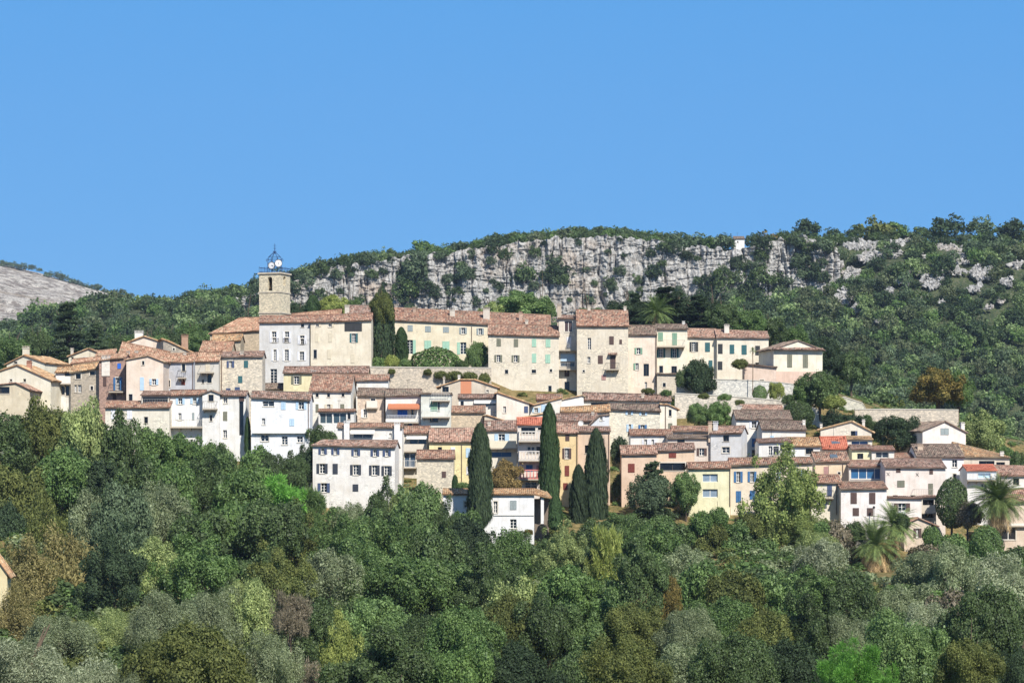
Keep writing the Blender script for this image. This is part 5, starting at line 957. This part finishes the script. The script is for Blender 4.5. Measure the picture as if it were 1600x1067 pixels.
# --- palms
def palm(label, cx, yc, wpx, Y, trunk_h, seed, dead=.25, n=70):
    rnd = random.Random(seed); R = wpx/2*Y/F; c = at(cx, yc, Y); root = empty('palm_tree', (c.x, c.y, c.z-trunk_h)); tag(root, label, 'palm')
    m = MB(); m.tube([(0, 0, -1.5), (.05, 0, trunk_h*.5), (0, 0, trunk_h)], [R*.11, R*.09, R*.10], 9); m.build('trunk', m_bark('7a6650'), root)
    for nm_, lo, hi, col, cnt in (('fronds', -.25, 1.4, ('45593a', '6a7a4a'), int(n*1.3)), ('dead_fronds', -1.35, -.35, ('77654e', '9c8a6c'), int(n*dead*.7))):
        m = MB()
        for i in range(cnt):
            a = rnd.random()*6.283; e = lo+(hi-lo)*rnd.random(); L = R*rnd.uniform(.9, 1.15); seg = 9; p = Vector((0, 0, trunk_h)); d = Vector((math.cos(a)*math.cos(e), math.sin(a)*math.cos(e), math.sin(e)))
            side = d.cross(Vector((0, 0, 1))).normalized() if abs(d.z) < .99 else Vector((1, 0, 0)); pr = p
            for k in range(seg):
                q = pr+d*(L/seg); d = (d+Vector((0, 0, -.14-.08*(nm_ == 'dead_fronds')))).normalized(); u = (q-pr); m.quad(pr-side*.02, q-side*.02, q+side*.02, pr+side*.02)
                wd = L*.15*math.sin(math.pi*(k+1.2)/(seg+1.6))
                for j in range(4):
                    b = pr+u*(j/4)
                    for s in (-1, 1):
                        tip = b+side*s*wd+u*.9+Vector((0, 0, -wd*.35)); m.quad(b, b+u*.13, tip+u*.03, tip)
                pr = q
        m.build(nm_, m_leaf(col[0], col[1], .2, .1), root)
palm('palm with a broad skirt of dry fronds standing on ochre soil', 1368, 852, 92, 333, 2.2, 1, .9, 90)
palm('palm behind and above the skirted palm, next to the tiny cottage', 1397, 822, 80, 338, 3.5, 2, .3, 95)
palm('large palm before the balconies near the right edge', 1560, 784, 96, 341, 6, 3, .5, 130)
palm('garden palm behind the long roofs in front of the cedars', 1026, 490, 62, 470, 4, 4, .1, 80)
palm('slender small palm beside the pink pavilion wall', 1176, 548, 13, 410, 5.5, 5, .3, 30)

# --- wooded slope far behind : 300 single trees, the rest one wood
def crown_small(seed, n=900, sz=.068):
    return crown(seed, 'oak' if seed % 3 else 'plane', n, sz)
protos = [crown_small(s) for s in range(6)]
pm = []
for V, f in protos: pm.append(npmesh('tree', V, f, M_WHITE))
big = [npmesh('tree', *crown(40+s, 'oak', 1400, .062), M_WHITE) for s in range(4)]
rs = np.random.default_rng(3)
ROCKS = [(1350, 385, 60, 12), (1480, 388, 60, 10), (1395, 395, 30, 14), (1300, 415, 34, 18), (1215, 455, 30, 16), (1170, 425, 26, 30), (1340, 480, 20, 12), (1420, 420, 26, 12), (1575, 440, 20, 14), (1390, 380, 50, 10), (1410, 440, 24, 10), (1440, 425, 30, 8), (1490, 425, 40, 8), (1520, 450, 30, 10), (1590, 415, 30, 10), (1440, 465, 22, 8), (1375, 500, 14, 8), (1565, 470, 14, 8), (1228, 388, 34, 34), (1258, 376, 34, 14), (1268, 405, 26, 16), (1240, 430, 34, 28), (1300, 390, 20, 18), (1335, 378, 30, 10), (1360, 402, 34, 18), (1330, 430, 30, 24), (1320, 462, 28, 26), (1415, 375, 22, 12), (1440, 400, 14, 10), (1500, 405, 44, 18), (1455, 440, 36, 22), (1535, 425, 36, 24), (1560, 378, 20, 10), (1585, 392, 20, 14), (195, 496, 96, 20), (85, 502, 26, 14), (120, 508, 20, 12), (275, 482, 26, 16), (382, 478, 30, 26), (1390, 455, 14, 10), (1195, 410, 30, 30), (1180, 445, 24, 20), (1275, 455, 20, 16), (1545, 480, 12, 8), (1470, 470, 12, 8)]
ROCKS = [q for q in ROCKS if not (390 < q[0] < 1290)]
def in_rock(px, py):
    for x, y, w_, h_ in ROCKS:
        if ((px-x)/(w_*.54))**2+((py-y)/(h_*.6))**2 < 1: return True
    return False
cand = []
Yv = 772.0
while Yv < 943:
    step = 4.6+rs.random()*.6; X = -215-rs.random()*4
    while X < 215:
        x = X+rs.normal()*1.2; y = Yv+rs.normal()*1.6; z = float(gz(x, y)[0]); px = 800+x*F/y
        R = rs.uniform(2.4, 4.0)*(1 if rs.random() > .1 else 1.3)
        X += step*rs.uniform(.75, 1.25)
        pyc = HY-(z+R*.5)*F/y; pyt = HY-(z+R*1.4)*F/y
        if px < -30 or px > 1640: continue
        if 388 < px < 1305:                # the cliff: only its foot and its brow carry trees
            tp_ = np.interp(px, *zip(*TOP)); bt_ = np.interp(px, *zip(*BOT))
            if y > 890 and y < 920: continue
            if pyt < bt_-34 and y < 900: continue
        if any(in_rock(px, q_) for q_ in (pyc, pyt, (pyc+pyt)/2, pyc-R*1.3*F/y)) and rs.random() < .80: continue
        if 1138 < px < 1174 and y > 895: continue
        if px > 1185 and y > 912:
            if rs.random() < .55: continue
            R *= .72
        cand.append((x, y, z, R, px, pyc))
    Yv += step*.85
order = sorted(range(len(cand)), key=lambda i: -(cand[i][3]/cand[i][1])-(1 if cand[i][1] > 922 else 0)-(.003 if cand[i][4] > 1150 else 0))
RIDGE = [(-50, 'at the far left of the ridge'), (60, 'left of the low grey outcrop'), (130, 'above the low grey outcrop'), (200, 'right of the low grey outcrop'), (260, 'in the ridge saddle'), (320, 'rising towards the tower'), (380, 'just left of the bell tower'), (450, 'just right of the bell tower'), (510, 'above the first white crag'), (570, 'above the second white crag'), (630, 'above the ivy-covered tree'), (690, 'above the left half of the mansion'), (750, 'above the right half of the mansion'),
         (810, 'above the beige stone front'), (860, 'above the tall cliff wall, left end'), (910, 'above the stone tower house'), (960, 'above the middle of the cliff'), (1010, 'above the garden palm'), (1060, 'above the right end of the cliff'), (1110, 'left of the tiny ridge house'), (1165, 'right of the tiny ridge house'), (1230, 'near the lone round ridge tree'), (1300, 'left of the bronze ridge tree'), (1360, 'around the bronze ridge tree'), (1420, 'left of the dark ridge pair'), (1480, 'around the dark ridge pair'), (1540, 'right of the dark ridge pair'), (1585, 'at the right end of the ridge')]
def ridge_at(px): return [t_ for x_, t_ in RIDGE if x_ <= px][-1]
single = order[:222]; rest = order[222:]
def place_far(me, x, y, z, R, col, label, group, sq=.95, name='tree', cat='tree'):
    o = bpy.data.objects.new(name, me); C.objects.link(o); o.location = (x, y, z+R*sq*.75); o.scale = (R, R, R*sq); o.rotation_euler = (0, 0, rs.random()*6.28)
    o.material_slots[0].link = 'OBJECT'; o.material_slots[0].material = lm(col); tag(o, label, cat, group)
CNF = {'dark': 'dark green', 'oak': 'green', 'deep': 'blackish-green', 'bronze': 'bronze', 'blue': 'blue-green'}
for i in single:
    x, y, z, R, px, py = cand[i]
    c = rs.choice(['blue', 'dark', 'dark', 'oak', 'oak', 'deep', 'bronze'], p=[.25, .2, .22, .15, .08, .1, .0])
    if y > 922: place_far(big[int(rs.integers(4))], x, y, z, R*1.05, c, CNF[str(c)]+' tree on the skyline, '+ridge_at(px), 'trees along the skyline of the ridge', rs.uniform(.75, 1.0))
    else: place_far(big[int(rs.integers(4))], x, y, z, R*1.1, c, CNF[str(c)]+' oak crown in the wooded slope '+ridge_at(px).replace('above', 'below').replace('at the', 'under the').replace('around', 'under'), 'larger oaks of the wooded slope', rs.uniform(.8, 1.05))
def join(items, protos_, name, mats):
    obs = []
    for mi, mat in enumerate(mats):
        Vs = []; Fs = []; k = 0
        for j, (x, y, z, R, sq) in enumerate(items):
            if j % len(mats) != mi: continue
            V, f = protos_[int(rs.integers(len(protos_)))]; a = rs.random()*6.28; ca, sa = math.cos(a), math.sin(a)
            P = V*np.array([R, R, R*sq]); P = np.stack([P[:, 0]*ca-P[:, 1]*sa+x, P[:, 0]*sa+P[:, 1]*ca+y, P[:, 2]+z+R*sq*.75], 1)
            Vs.append(P); Fs.append(f+k); k += len(V)
        obs.append((np.concatenate(Vs), np.concatenate(Fs)))
    V = np.concatenate([o_[0] for o_ in obs]); off = 0; F_ = []; mi_ = []
    for q, (v, f) in enumerate(obs): F_.append(f+off); off += len(v); mi_.append(np.full(len(f), q, dtype=np.int32))
    me = npmesh(name, V, np.concatenate(F_), mats[0])
    for mt in mats[1:]: me.materials.append(mt)
    me.polygons.foreach_set('material_index', np.concatenate(mi_))
    o = bpy.data.objects.new(name, me); C.objects.link(o); return o
woods = [cand[i] for i in rest]; rs.shuffle(woods)
o = join([(x, y, z, R*1.0, rs.uniform(.85, 1.25)) for x, y, z, R, _, _ in woods], protos, 'woodland', [lm('dark'), lm('blue'), lm('oak'), lm('hillight'), lm('deep'), lm('hill'), lm('deep')])
tag(o, 'dense green oak wood covering the slopes behind the village', 'woodland', kind='stuff')
# middle ground behind the village, hidden dip filled with trees
mid = []
for _ in range(900):
    y = rs.uniform(475, 770); x = rs.uniform(-215, 215)*y/800*1.05; px = 800+x*F/y; z = float(gz(x, y)[0]); R = rs.uniform(2.2, 3.8)
    top_py = HY-(z+R*1.7)*F/y; lim = np.interp(px, [0, 400, 560, 1100, 1200, 1300, 1400, 1600], [500, 520, 480, 480, 515, 560, 600, 660])
    if top_py < lim: continue
    mid.append((x, y, z, R, .95))
o = join(mid, protos, 'thicket', [lm('dark'), lm('oak'), lm('mid'), lm('dark'), lm('bronze')]); tag(o, 'green thicket filling the hollow right behind the village', 'thicket', kind='stuff')
# shrubs on the cliff
CS = [(876, 430, 34), (866, 412, 26), (822, 432, 30), (1022, 430, 28), (650, 425, 40), (636, 455, 40), (665, 445, 30), (725, 430, 26), (1120, 448, 40), (1100, 468, 34), (1140, 470, 30), (1185, 440, 30), (868, 425, 26), (862, 400, 14), (880, 440, 20), (850, 435, 16), (1025, 428, 24), (1010, 500, 14), (812, 435, 24), (700, 440, 22), (715, 455, 18), (640, 440, 34), (660, 430, 24), (630, 470, 20), (655, 410, 26), (690, 400, 22), (720, 415, 16), (735, 430, 18), (760, 455, 14), (560, 470, 22), (530, 455, 12), (480, 445, 26), (500, 465, 20), (600, 425, 16), (575, 405, 26), (540, 410, 20), (745, 475, 16), (640, 480, 16), (1130, 430, 22), (1110, 445, 30), (1115, 460, 26), (1090, 440, 16), (1070, 400, 16), (1055, 388, 26), (1040, 385, 26), (975, 400, 14), (968, 425, 18), (790, 400, 20), (770, 395, 20), (905, 380, 14), (1150, 440, 24), (1145, 415, 16), (950, 395, 12), (890, 470, 10), (830, 470, 18), (920, 470, 18), (1000, 455, 12), (770, 440, 12), (1060, 455, 14), (1090, 405, 12), (600, 445, 12), (580, 480, 16), (545, 480, 16), (700, 475, 14), (525, 430, 20), (500, 425, 26), (455, 455, 24), (425, 462, 26), (440, 475, 20), (400, 470, 26), (395, 490, 24), (420, 490, 24), (850, 380, 12), (735, 400, 16), (1165, 420, 20)]
for k_ in range(110):
    px = rs.uniform(440, 1160) if k_ < 70 else rs.uniform(1150, 1300); t_ = rs.random(); py = np.interp(px, *zip(*TOP))+t_*95
    if rs.random() < .5 or t_ > .7 or k_ >= 70: CS.append((px, py, rs.uniform(8, 20 if k_ < 70 else 30)))
for i, (px, py, w_) in enumerate(CS):
    Yc = 893; p = at(px, py, Yc); R = w_/2*Yc/F*(1.3 if w_ > 15 else 1.1)
    zt_, zb__ = (HY-np.interp(px, *zip(*TOP)))*905/F, (HY-np.interp(px, *zip(*BOT)))*905/F
    p = at(px, py, cliff_y(p.x, p.z)-R*.15)
    place_far(big[i % 4], p.x, p.y, p.z-R*.7, R, ['deep', 'blue', 'dark'][i % 3], ['blackish-green', 'blue-green', 'dark green'][i % 3]+' shrub on the '+('upper' if py < 405 else 'middle' if py < 445 else 'lower')+' cliff '+ridge_at(px).replace('above', 'below'), 'shrubs on the cliff face', rs.uniform(.8, 1.25), 'shrub', 'shrub')
# notable skyline trees
for i, (px, yt, w_, c, d_) in enumerate([(1261, 339, 44, 'deep', 'round dark tree alone on the right ridge'), (1300, 355, 26, 'dark', 'small round tree right of the lone ridge tree'), (1376, 335, 60, 'bronze', 'wide bronze tree on the right ridge'), (1400, 345, 40, 'oak', 'green tree touching the bronze ridge tree'), (1340, 350, 24, 'dark', 'small tree left of the bronze ridge tree'), (1481, 333, 50, 'deep', 'left dark tree of the pair on the ridge'), (1530, 335, 46, 'blue', 'right tree of the pair on the ridge'), (1440, 353, 28, 'dark', 'low tree before the ridge pair'), (1583, 338, 50, 'deep', 'dark tree on the ridge at the right edge'), (1200, 360, 36, 'rust', 'brownish tree on the ridge right of the tiny white house'), (1226, 358, 24, 'dark', 'dark bush on the ridge next to the brownish tree')]):
    R = w_*1.22/2*938/F; p = at(px, yt-2, 938); place_far(big[i % 4], p.x, p.y, p.z-R*1.55, R, c, d_, None, .85)
# trees on the far mountain skyline
for i, (px, yt, w_) in enumerate([(5, 402, 18), (20, 405, 16), (34, 406, 18), (50, 410, 14), (62, 416, 10), (76, 420, 16), (92, 420, 18), (100, 425, 16), (112, 430, 18), (122, 434, 16), (133, 438, 18), (146, 441, 16), (153, 440, 14), (163, 447, 14), (176, 449, 14), (191, 448, 14), (204, 454, 14)]):
    Ym = 2480; R = w_/2*Ym/F*1.15; p = at(px, yt, Ym); place_far(big[i % 4], p.x, p.y, p.z-R*1.7, R, 'blue', ['largest', 'rounded', 'pointed'][i % 3] and ('dark tree on the bare grey mountain crest, '+('near the left edge' if px < 45 else 'upper half of the slope' if px < 105 else 'middle of the slope' if px < 155 else 'low end of the crest')), 'trees on the far mountain crest', .8)
# rock outcrops : clusters of boulders on the slope
def rocks(px, py, w_, h_, seed):
    rnd = np.random.default_rng(seed); m_V = []; m_F = []; k = 0; pl = []
    best = None
    for Yq in np.arange(790, 945, 2.0):
        x = (px-800)*Yq/F; q = HY-float(gz(x, Yq)[0])*F/Yq
        if best is None or abs(q-py) < best[0]: best = (abs(q-py), Yq)
    Yr = best[1]; n = max(10, int(w_*h_/8))
    for _ in range(n):
        a = rnd.random()*6.28; r = rnd.random()**.5; qx, qy = px+math.cos(a)*r*w_/2, py+math.sin(a)*r*h_/2
        s = rnd.uniform(.35, 1.25); Yk = Yr-4+ (py-qy)*.35; P = at(qx, qy, Yk)
        d = rnd.normal(size=(8, 3)); d /= np.linalg.norm(d, axis=1, keepdims=True); d *= np.array([rnd.uniform(.7, 1.6), .9, rnd.uniform(.6, 1.5)])*s*rnd.uniform(.7, 1.2, (8, 1)); pl.append((np.array(P), d))
    import bmesh
    bm = bmesh.new()
    for P, d in pl:
        vs = [bm.verts.new(P+q-np.array([0, 0, 0])) for q in d]; r_ = bmesh.ops.convex_hull(bm, input=vs); 
        for v in r_.get('geom_unused', []) + r_.get('geom_interior', []):
            if isinstance(v, bmesh.types.BMVert) and v.is_valid: bm.verts.remove(v)
    me = bpy.data.meshes.new('rock_outcrop'); bm.to_mesh(me); bm.free(); me.materials.append(m_rock())
    o = bpy.data.objects.new('rock_outcrop', me); C.objects.link(o); tag(o, kind='structure')
for i, (x, y, w_, h_) in enumerate(ROCKS): rocks(x, y, w_, h_, i)

# --- trees of the near slope, below the village
COLS = [(0, 'at the left edge'), (60, 'below the yellow gable houses'), (120, 'below the grey arched stone house'), (180, 'below the pink gable house'), (240, 'below the long fenced balcony'), (310, 'below the plain white house'), (380, 'below the bluish-white house'), (440, 'just left of the big white house'),
        (500, 'below the big white house\'s left half'), (560, 'below the big white house\'s right half'), (620, 'below the one-shutter stone house'), (690, 'below the tallest broad cypress'), (755, 'below the brown plane tree'), (805, 'below the villa porch'), (860, 'below the small porch cypress'), (915, 'below the salmon house cypress'), (975, 'below the dark cedar'),
        (1040, 'below the fig tree'), (1100, 'below the lemon-yellow house'), (1170, 'below the eucalyptus'), (1240, 'below the iron balcony house'), (1310, 'left of the skirted palm'), (1370, 'below the twin palms'), (1430, 'below the tiny cottage'), (1490, 'below the dark round evergreen'), (1545, 'near the right edge')]
CN = {'dark': 'dark green', 'oak': 'green', 'mid': 'fresh green', 'deep': 'very dark green', 'bronze': 'bronze-green', 'olive': 'grey-green', 'silver': 'silvery', 'straw': 'straw-coloured', 'pale': 'pale green', 'lime': 'yellow-green', 'grey': 'grey leafless', 'yellow': 'yellowish', 'rust': 'dry pinkish-brown', 'pine': 'bright green', 'blue': 'blue-green', 'brown': 'brown'}
RN = ['topmost tree row', 'second tree row', 'third tree row', 'fourth tree row', 'fifth tree row', 'lowest tree row']
near = [
 [(15,636,104,120,'oak','dark'),(68,618,92,120,'oak','bronze'),(128,610,88,130,'oak','pale'),(182,636,96,130,'oak','dark'),(236,662,80,110,'oak','oak'),(285,664,86,100,'oak','oak'),(342,684,84,100,'oak','mid'),(392,688,66,90,'shrub','oak'),(425,692,60,80,'oak','dark'),(458,696,56,80,'oak','dark')],
 [(30,712,120,130,'oak','bronze'),(92,690,116,130,'oak','oak'),(152,694,110,130,'oak','deep'),(214,716,110,120,'oak','dark'),(272,706,112,120,'oak','oak'),(332,712,112,120,'oak','dark'),(386,728,104,110,'oak','oak'),(438,734,96,100,'pine','pine'),(492,750,86,90,'pine','mid'),(545,768,80,80,'olive','olive'),(592,752,74,90,'oak','dark'),(630,752,60,90,'olive','pale'),(660,732,76,130,'oak','mid'),(700,782,60,90,'oak','dark'),
  (1062,806,70,60,'shrub','dark'),(1095,796,50,44,'shrub','oak'),(1118,800,52,48,'shrub','bronze'),(1150,806,50,46,'shrub','mid'),(1130,786,40,34,'shrub','oak'),(1320,806,66,74,'shrub','grey'),(1284,820,60,60,'olive','pale'),(1500,820,60,60,'shrub','mid'),(1540,818,62,56,'round','oak'),(1455,838,60,50,'shrub','grey'),(1592,846,60,50,'shrub','dark'),(972,806,50,60,'shrub','oak'),(1000,800,44,40,'shrub','dark'),(1032,800,50,46,'shrub','mid'),(1076,818,56,44,'shrub','oak'),(1104,826,56,44,'shrub','bronze'),(1138,828,56,44,'shrub','oak'),(1168,822,50,50,'shrub','dark'),(1200,838,60,44,'shrub','mid'),(1240,842,60,44,'shrub','olive'),(1170,800,40,40,'shrub','bronze'),(1290,804,44,40,'shrub','oak'),(1346,812,34,40,'shrub','dark'),(1420,800,30,30,'shrub','dark'),(1448,812,30,36,'shrub','oak')],
 [(14,782,90,130,'oak','deep'),(74,768,100,160,'birch','bronze'),(138,752,100,150,'olive','olive'),(194,762,96,150,'oak','blue'),(250,752,100,130,'olive','olive'),(304,776,116,130,'oak','dark'),(362,772,112,130,'oak','oak'),(420,786,110,120,'oak','dark'),(474,792,100,110,'oak','bronze'),(530,790,104,110,'oak','oak'),(586,790,96,110,'oak','mid'),(642,800,96,110,'oak','oak'),(694,818,92,110,'oak','dark'),(742,812,92,110,'oak','deep'),(788,826,80,100,'oak','oak'),(836,836,66,90,'oak','dark'),
  (878,812,92,100,'oak','pale'),(922,824,76,100,'oak','dark'),(958,806,66,120,'pine','lime'),(1012,798,90,110,'oak','oak'),(1062,840,86,90,'olive','olive'),(1150,868,90,70,'shrub','oak'),(1200,868,90,80,'shrub','dark'),(1290,846,104,96,'olive','silver'),(1440,856,96,86,'olive','olive'),(1494,840,104,100,'olive','olive'),(1548,838,104,100,'olive','silver'),(1596,860,90,90,'olive','olive')],
 [(46,838,130,160,'birch','straw'),(112,832,116,180,'birch','straw'),(186,862,116,120,'oak','deep'),(250,850,110,120,'olive','pale'),(318,842,130,130,'oak','oak'),(384,852,120,120,'oak','dark'),(446,848,104,110,'oak','bronze'),(508,858,112,110,'olive','olive'),(572,852,124,130,'oak','mid'),(640,862,120,120,'oak','oak'),(700,872,112,110,'oak','mid'),(758,866,112,120,'oak','dark'),(818,878,112,110,'oak','pale'),(878,872,120,120,'oak','oak'),(938,876,112,120,'oak','mid'),(1000,872,112,120,'oak','dark'),
  (1044,900,48,100,'oak','rust'),(1092,880,104,110,'oak','oak'),(1148,890,112,110,'oak','bronze'),(1208,888,116,110,'oak','mid'),(1268,892,112,110,'oak','oak'),(1326,896,100,100,'oak','dark'),(1384,904,104,100,'olive','olive'),(1444,892,116,100,'olive','olive'),(1504,900,100,90,'shrub','grey'),(1566,888,110,100,'olive','silver')],
 [(22,930,140,130,'birch','straw'),(96,934,134,120,'olive','olive'),(176,932,120,110,'olive','pale'),(240,918,130,130,'olive','olive'),(318,900,136,140,'olive','olive'),(394,896,120,140,'oak','pale'),(462,890,86,120,'twig','grey'),(520,934,124,120,'oak','dark'),(590,924,140,140,'oak','mid'),(664,936,130,130,'oak','dark'),(732,934,130,130,'oak','oak'),(800,930,124,130,'oak','bronze'),(868,938,130,130,'oak','dark'),(938,936,130,130,'oak','mid'),(1002,950,110,120,'oak','bronze'),(1066,952,124,120,'olive','olive'),
  (1130,940,130,130,'oak','oak'),(1200,948,130,130,'oak','bronze'),(1268,946,130,120,'oak','dark'),(1334,944,120,120,'olive','olive'),(1398,936,130,130,'oak','dark'),(1466,944,130,130,'olive','silver'),(1556,900,150,170,'oak','dark')],
 [(34,990,180,150,'olive','silver'),(146,996,180,150,'olive','silver'),(226,1026,120,110,'olive','olive'),(306,962,190,190,'oak','bronze'),(410,990,140,130,'olive','olive'),(472,1016,130,120,'twig','grey'),(536,974,92,170,'oak','lime'),(616,990,180,170,'oak','dark'),(716,986,160,160,'oak','oak'),(806,990,170,160,'oak','deep'),(890,1000,160,150,'oak','dark'),(968,992,150,150,'oak','bronze'),(1058,1006,180,140,'olive','olive'),(1150,992,180,170,'oak','dark'),(1238,974,150,160,'oak','deep'),(1326,990,128,140,'pine','pine'),(1430,962,170,180,'oak','mid'),(1518,1000,130,130,'oak','bronze'),(1596,1006,90,130,'oak','deep')]]
YR = [339, 322, 302, 268, 232, 185]; used = set()
rr = random.Random(9)
for ri, row in enumerate(near):
    for (cx, yt, w_, h_, kind, col) in row:
        wh = [t_ for x_, t_ in COLS if x_ <= cx][-1]; sp = {'oak': 'oak', 'airy': 'oak', 'olive': 'olive tree', 'pine': 'pine', 'birch': 'drooping tree', 'twig': 'thicket of bare twigs', 'shrub': 'bush', 'round': 'clipped bush'}[kind]
        if kind == 'oak': sp = 'tree'
        lab = f"{CN[col]} {sp} {wh}, {RN[ri]}"
        used.add(lab)
        YY_ = YR[ri]+rr.uniform(-6, 6)*(1 if ri < 2 else 2)
        if kind == 'oak' and ri > 0 and rr.random() < .25: kind = 'airy'
        if kind == 'shrub' and ri == 1: YY_ = 337
        tree(lab, kind, col, cx+rr.uniform(-12, 12), yt+(rr.uniform(-26, 8) if ri > 1 else rr.uniform(-8, 4)), w_*rr.uniform(.86, 1.12), h_*rr.uniform(1.15, 1.5), YY_, group='trees of the near slope')
# undergrowth: low scrub that nobody could count, between the trees
sc_items = []
for _ in range(6000):
    y = rs.uniform(120, 345); x = rs.uniform(-.235, .235)*y; z = float(gz(x, y)[0]); px = 800+x*F/y; py = HY-z*F/y
    if y > 300 and 1345 < px < 1425 and 868 < py < 905: continue
    if 1080 < px < 1200 and 850 < py < 862: continue
    if 425 < px < 450 and 240 < y < 300: continue
    sc_items.append((x, y, z-.5, rs.uniform(.7, 1.7), .8))
sp_ = [crown(60+s, 'shrub', 420, .10) for s in range(4)]
o = join(sc_items, sp_, 'undergrowth', [lm('oak'), lm('dark'), lm('olive'), lm('bronze'), lm('dark')]); tag(o, 'low green scrub filling the gaps between the trees', 'undergrowth', kind='stuff')
gs = []
for _ in range(4200):
    y = rs.uniform(345, 470); x = rs.uniform(-.21, .21)*y; z = float(gz(x, y)[0]); px = 800+x*F/y; py = HY-z*F/y
    if rs.random() < .25: continue
    gs.append((x, y, z-.4, rs.uniform(.4, 1.1), .7))
o = join(gs, sp_, 'garden_scrub', [lm('oak'), lm('bronze'), lm('mid'), lm('olive')]); tag(o, 'scrubby garden plants on the terraces between the houses', 'scrub', kind='stuff')
# --- haze
hb = MB(); hb.box(-2400, -100, -60, 2400, 2900, 420); hz = NT('haze'); pv = hz.n('VolumePrincipled'); pv.inputs['Density'].default_value = HAZE; pv.inputs['Color'].default_value = (.55, .68, .95, 1); pv.inputs['Anisotropy'].default_value = 0.0
hz.l(pv.outputs[0], hz.out.inputs['Volume'])
if HAZE > 0: o = hb.build('haze', hz.m); tag(o, 'thin blue haze in the air', 'haze', kind='stuff')

# --- labels : where several things share one, say which one along the row
bpy.context.view_layer.update()
from collections import defaultdict
dd = defaultdict(list)
for o in sc.objects:
    if o.parent is None and 'label' in o: dd[o['label']].append(o)
ORD = ['leftmost', 'second from left', 'third from left', 'fourth from left', 'fifth from left', 'sixth from left', 'seventh from left', 'eighth from left', 'ninth from left', 'tenth from left', 'eleventh from left', 'twelfth from left']
for l_, os_ in dd.items():
    if 1 < len(os_) <= 12:
        os_.sort(key=lambda o: o.location.x/o.location.y)
        for k, o in enumerate(os_): o['label'] = l_+', '+('rightmost' if k == len(os_)-1 else ORD[k])
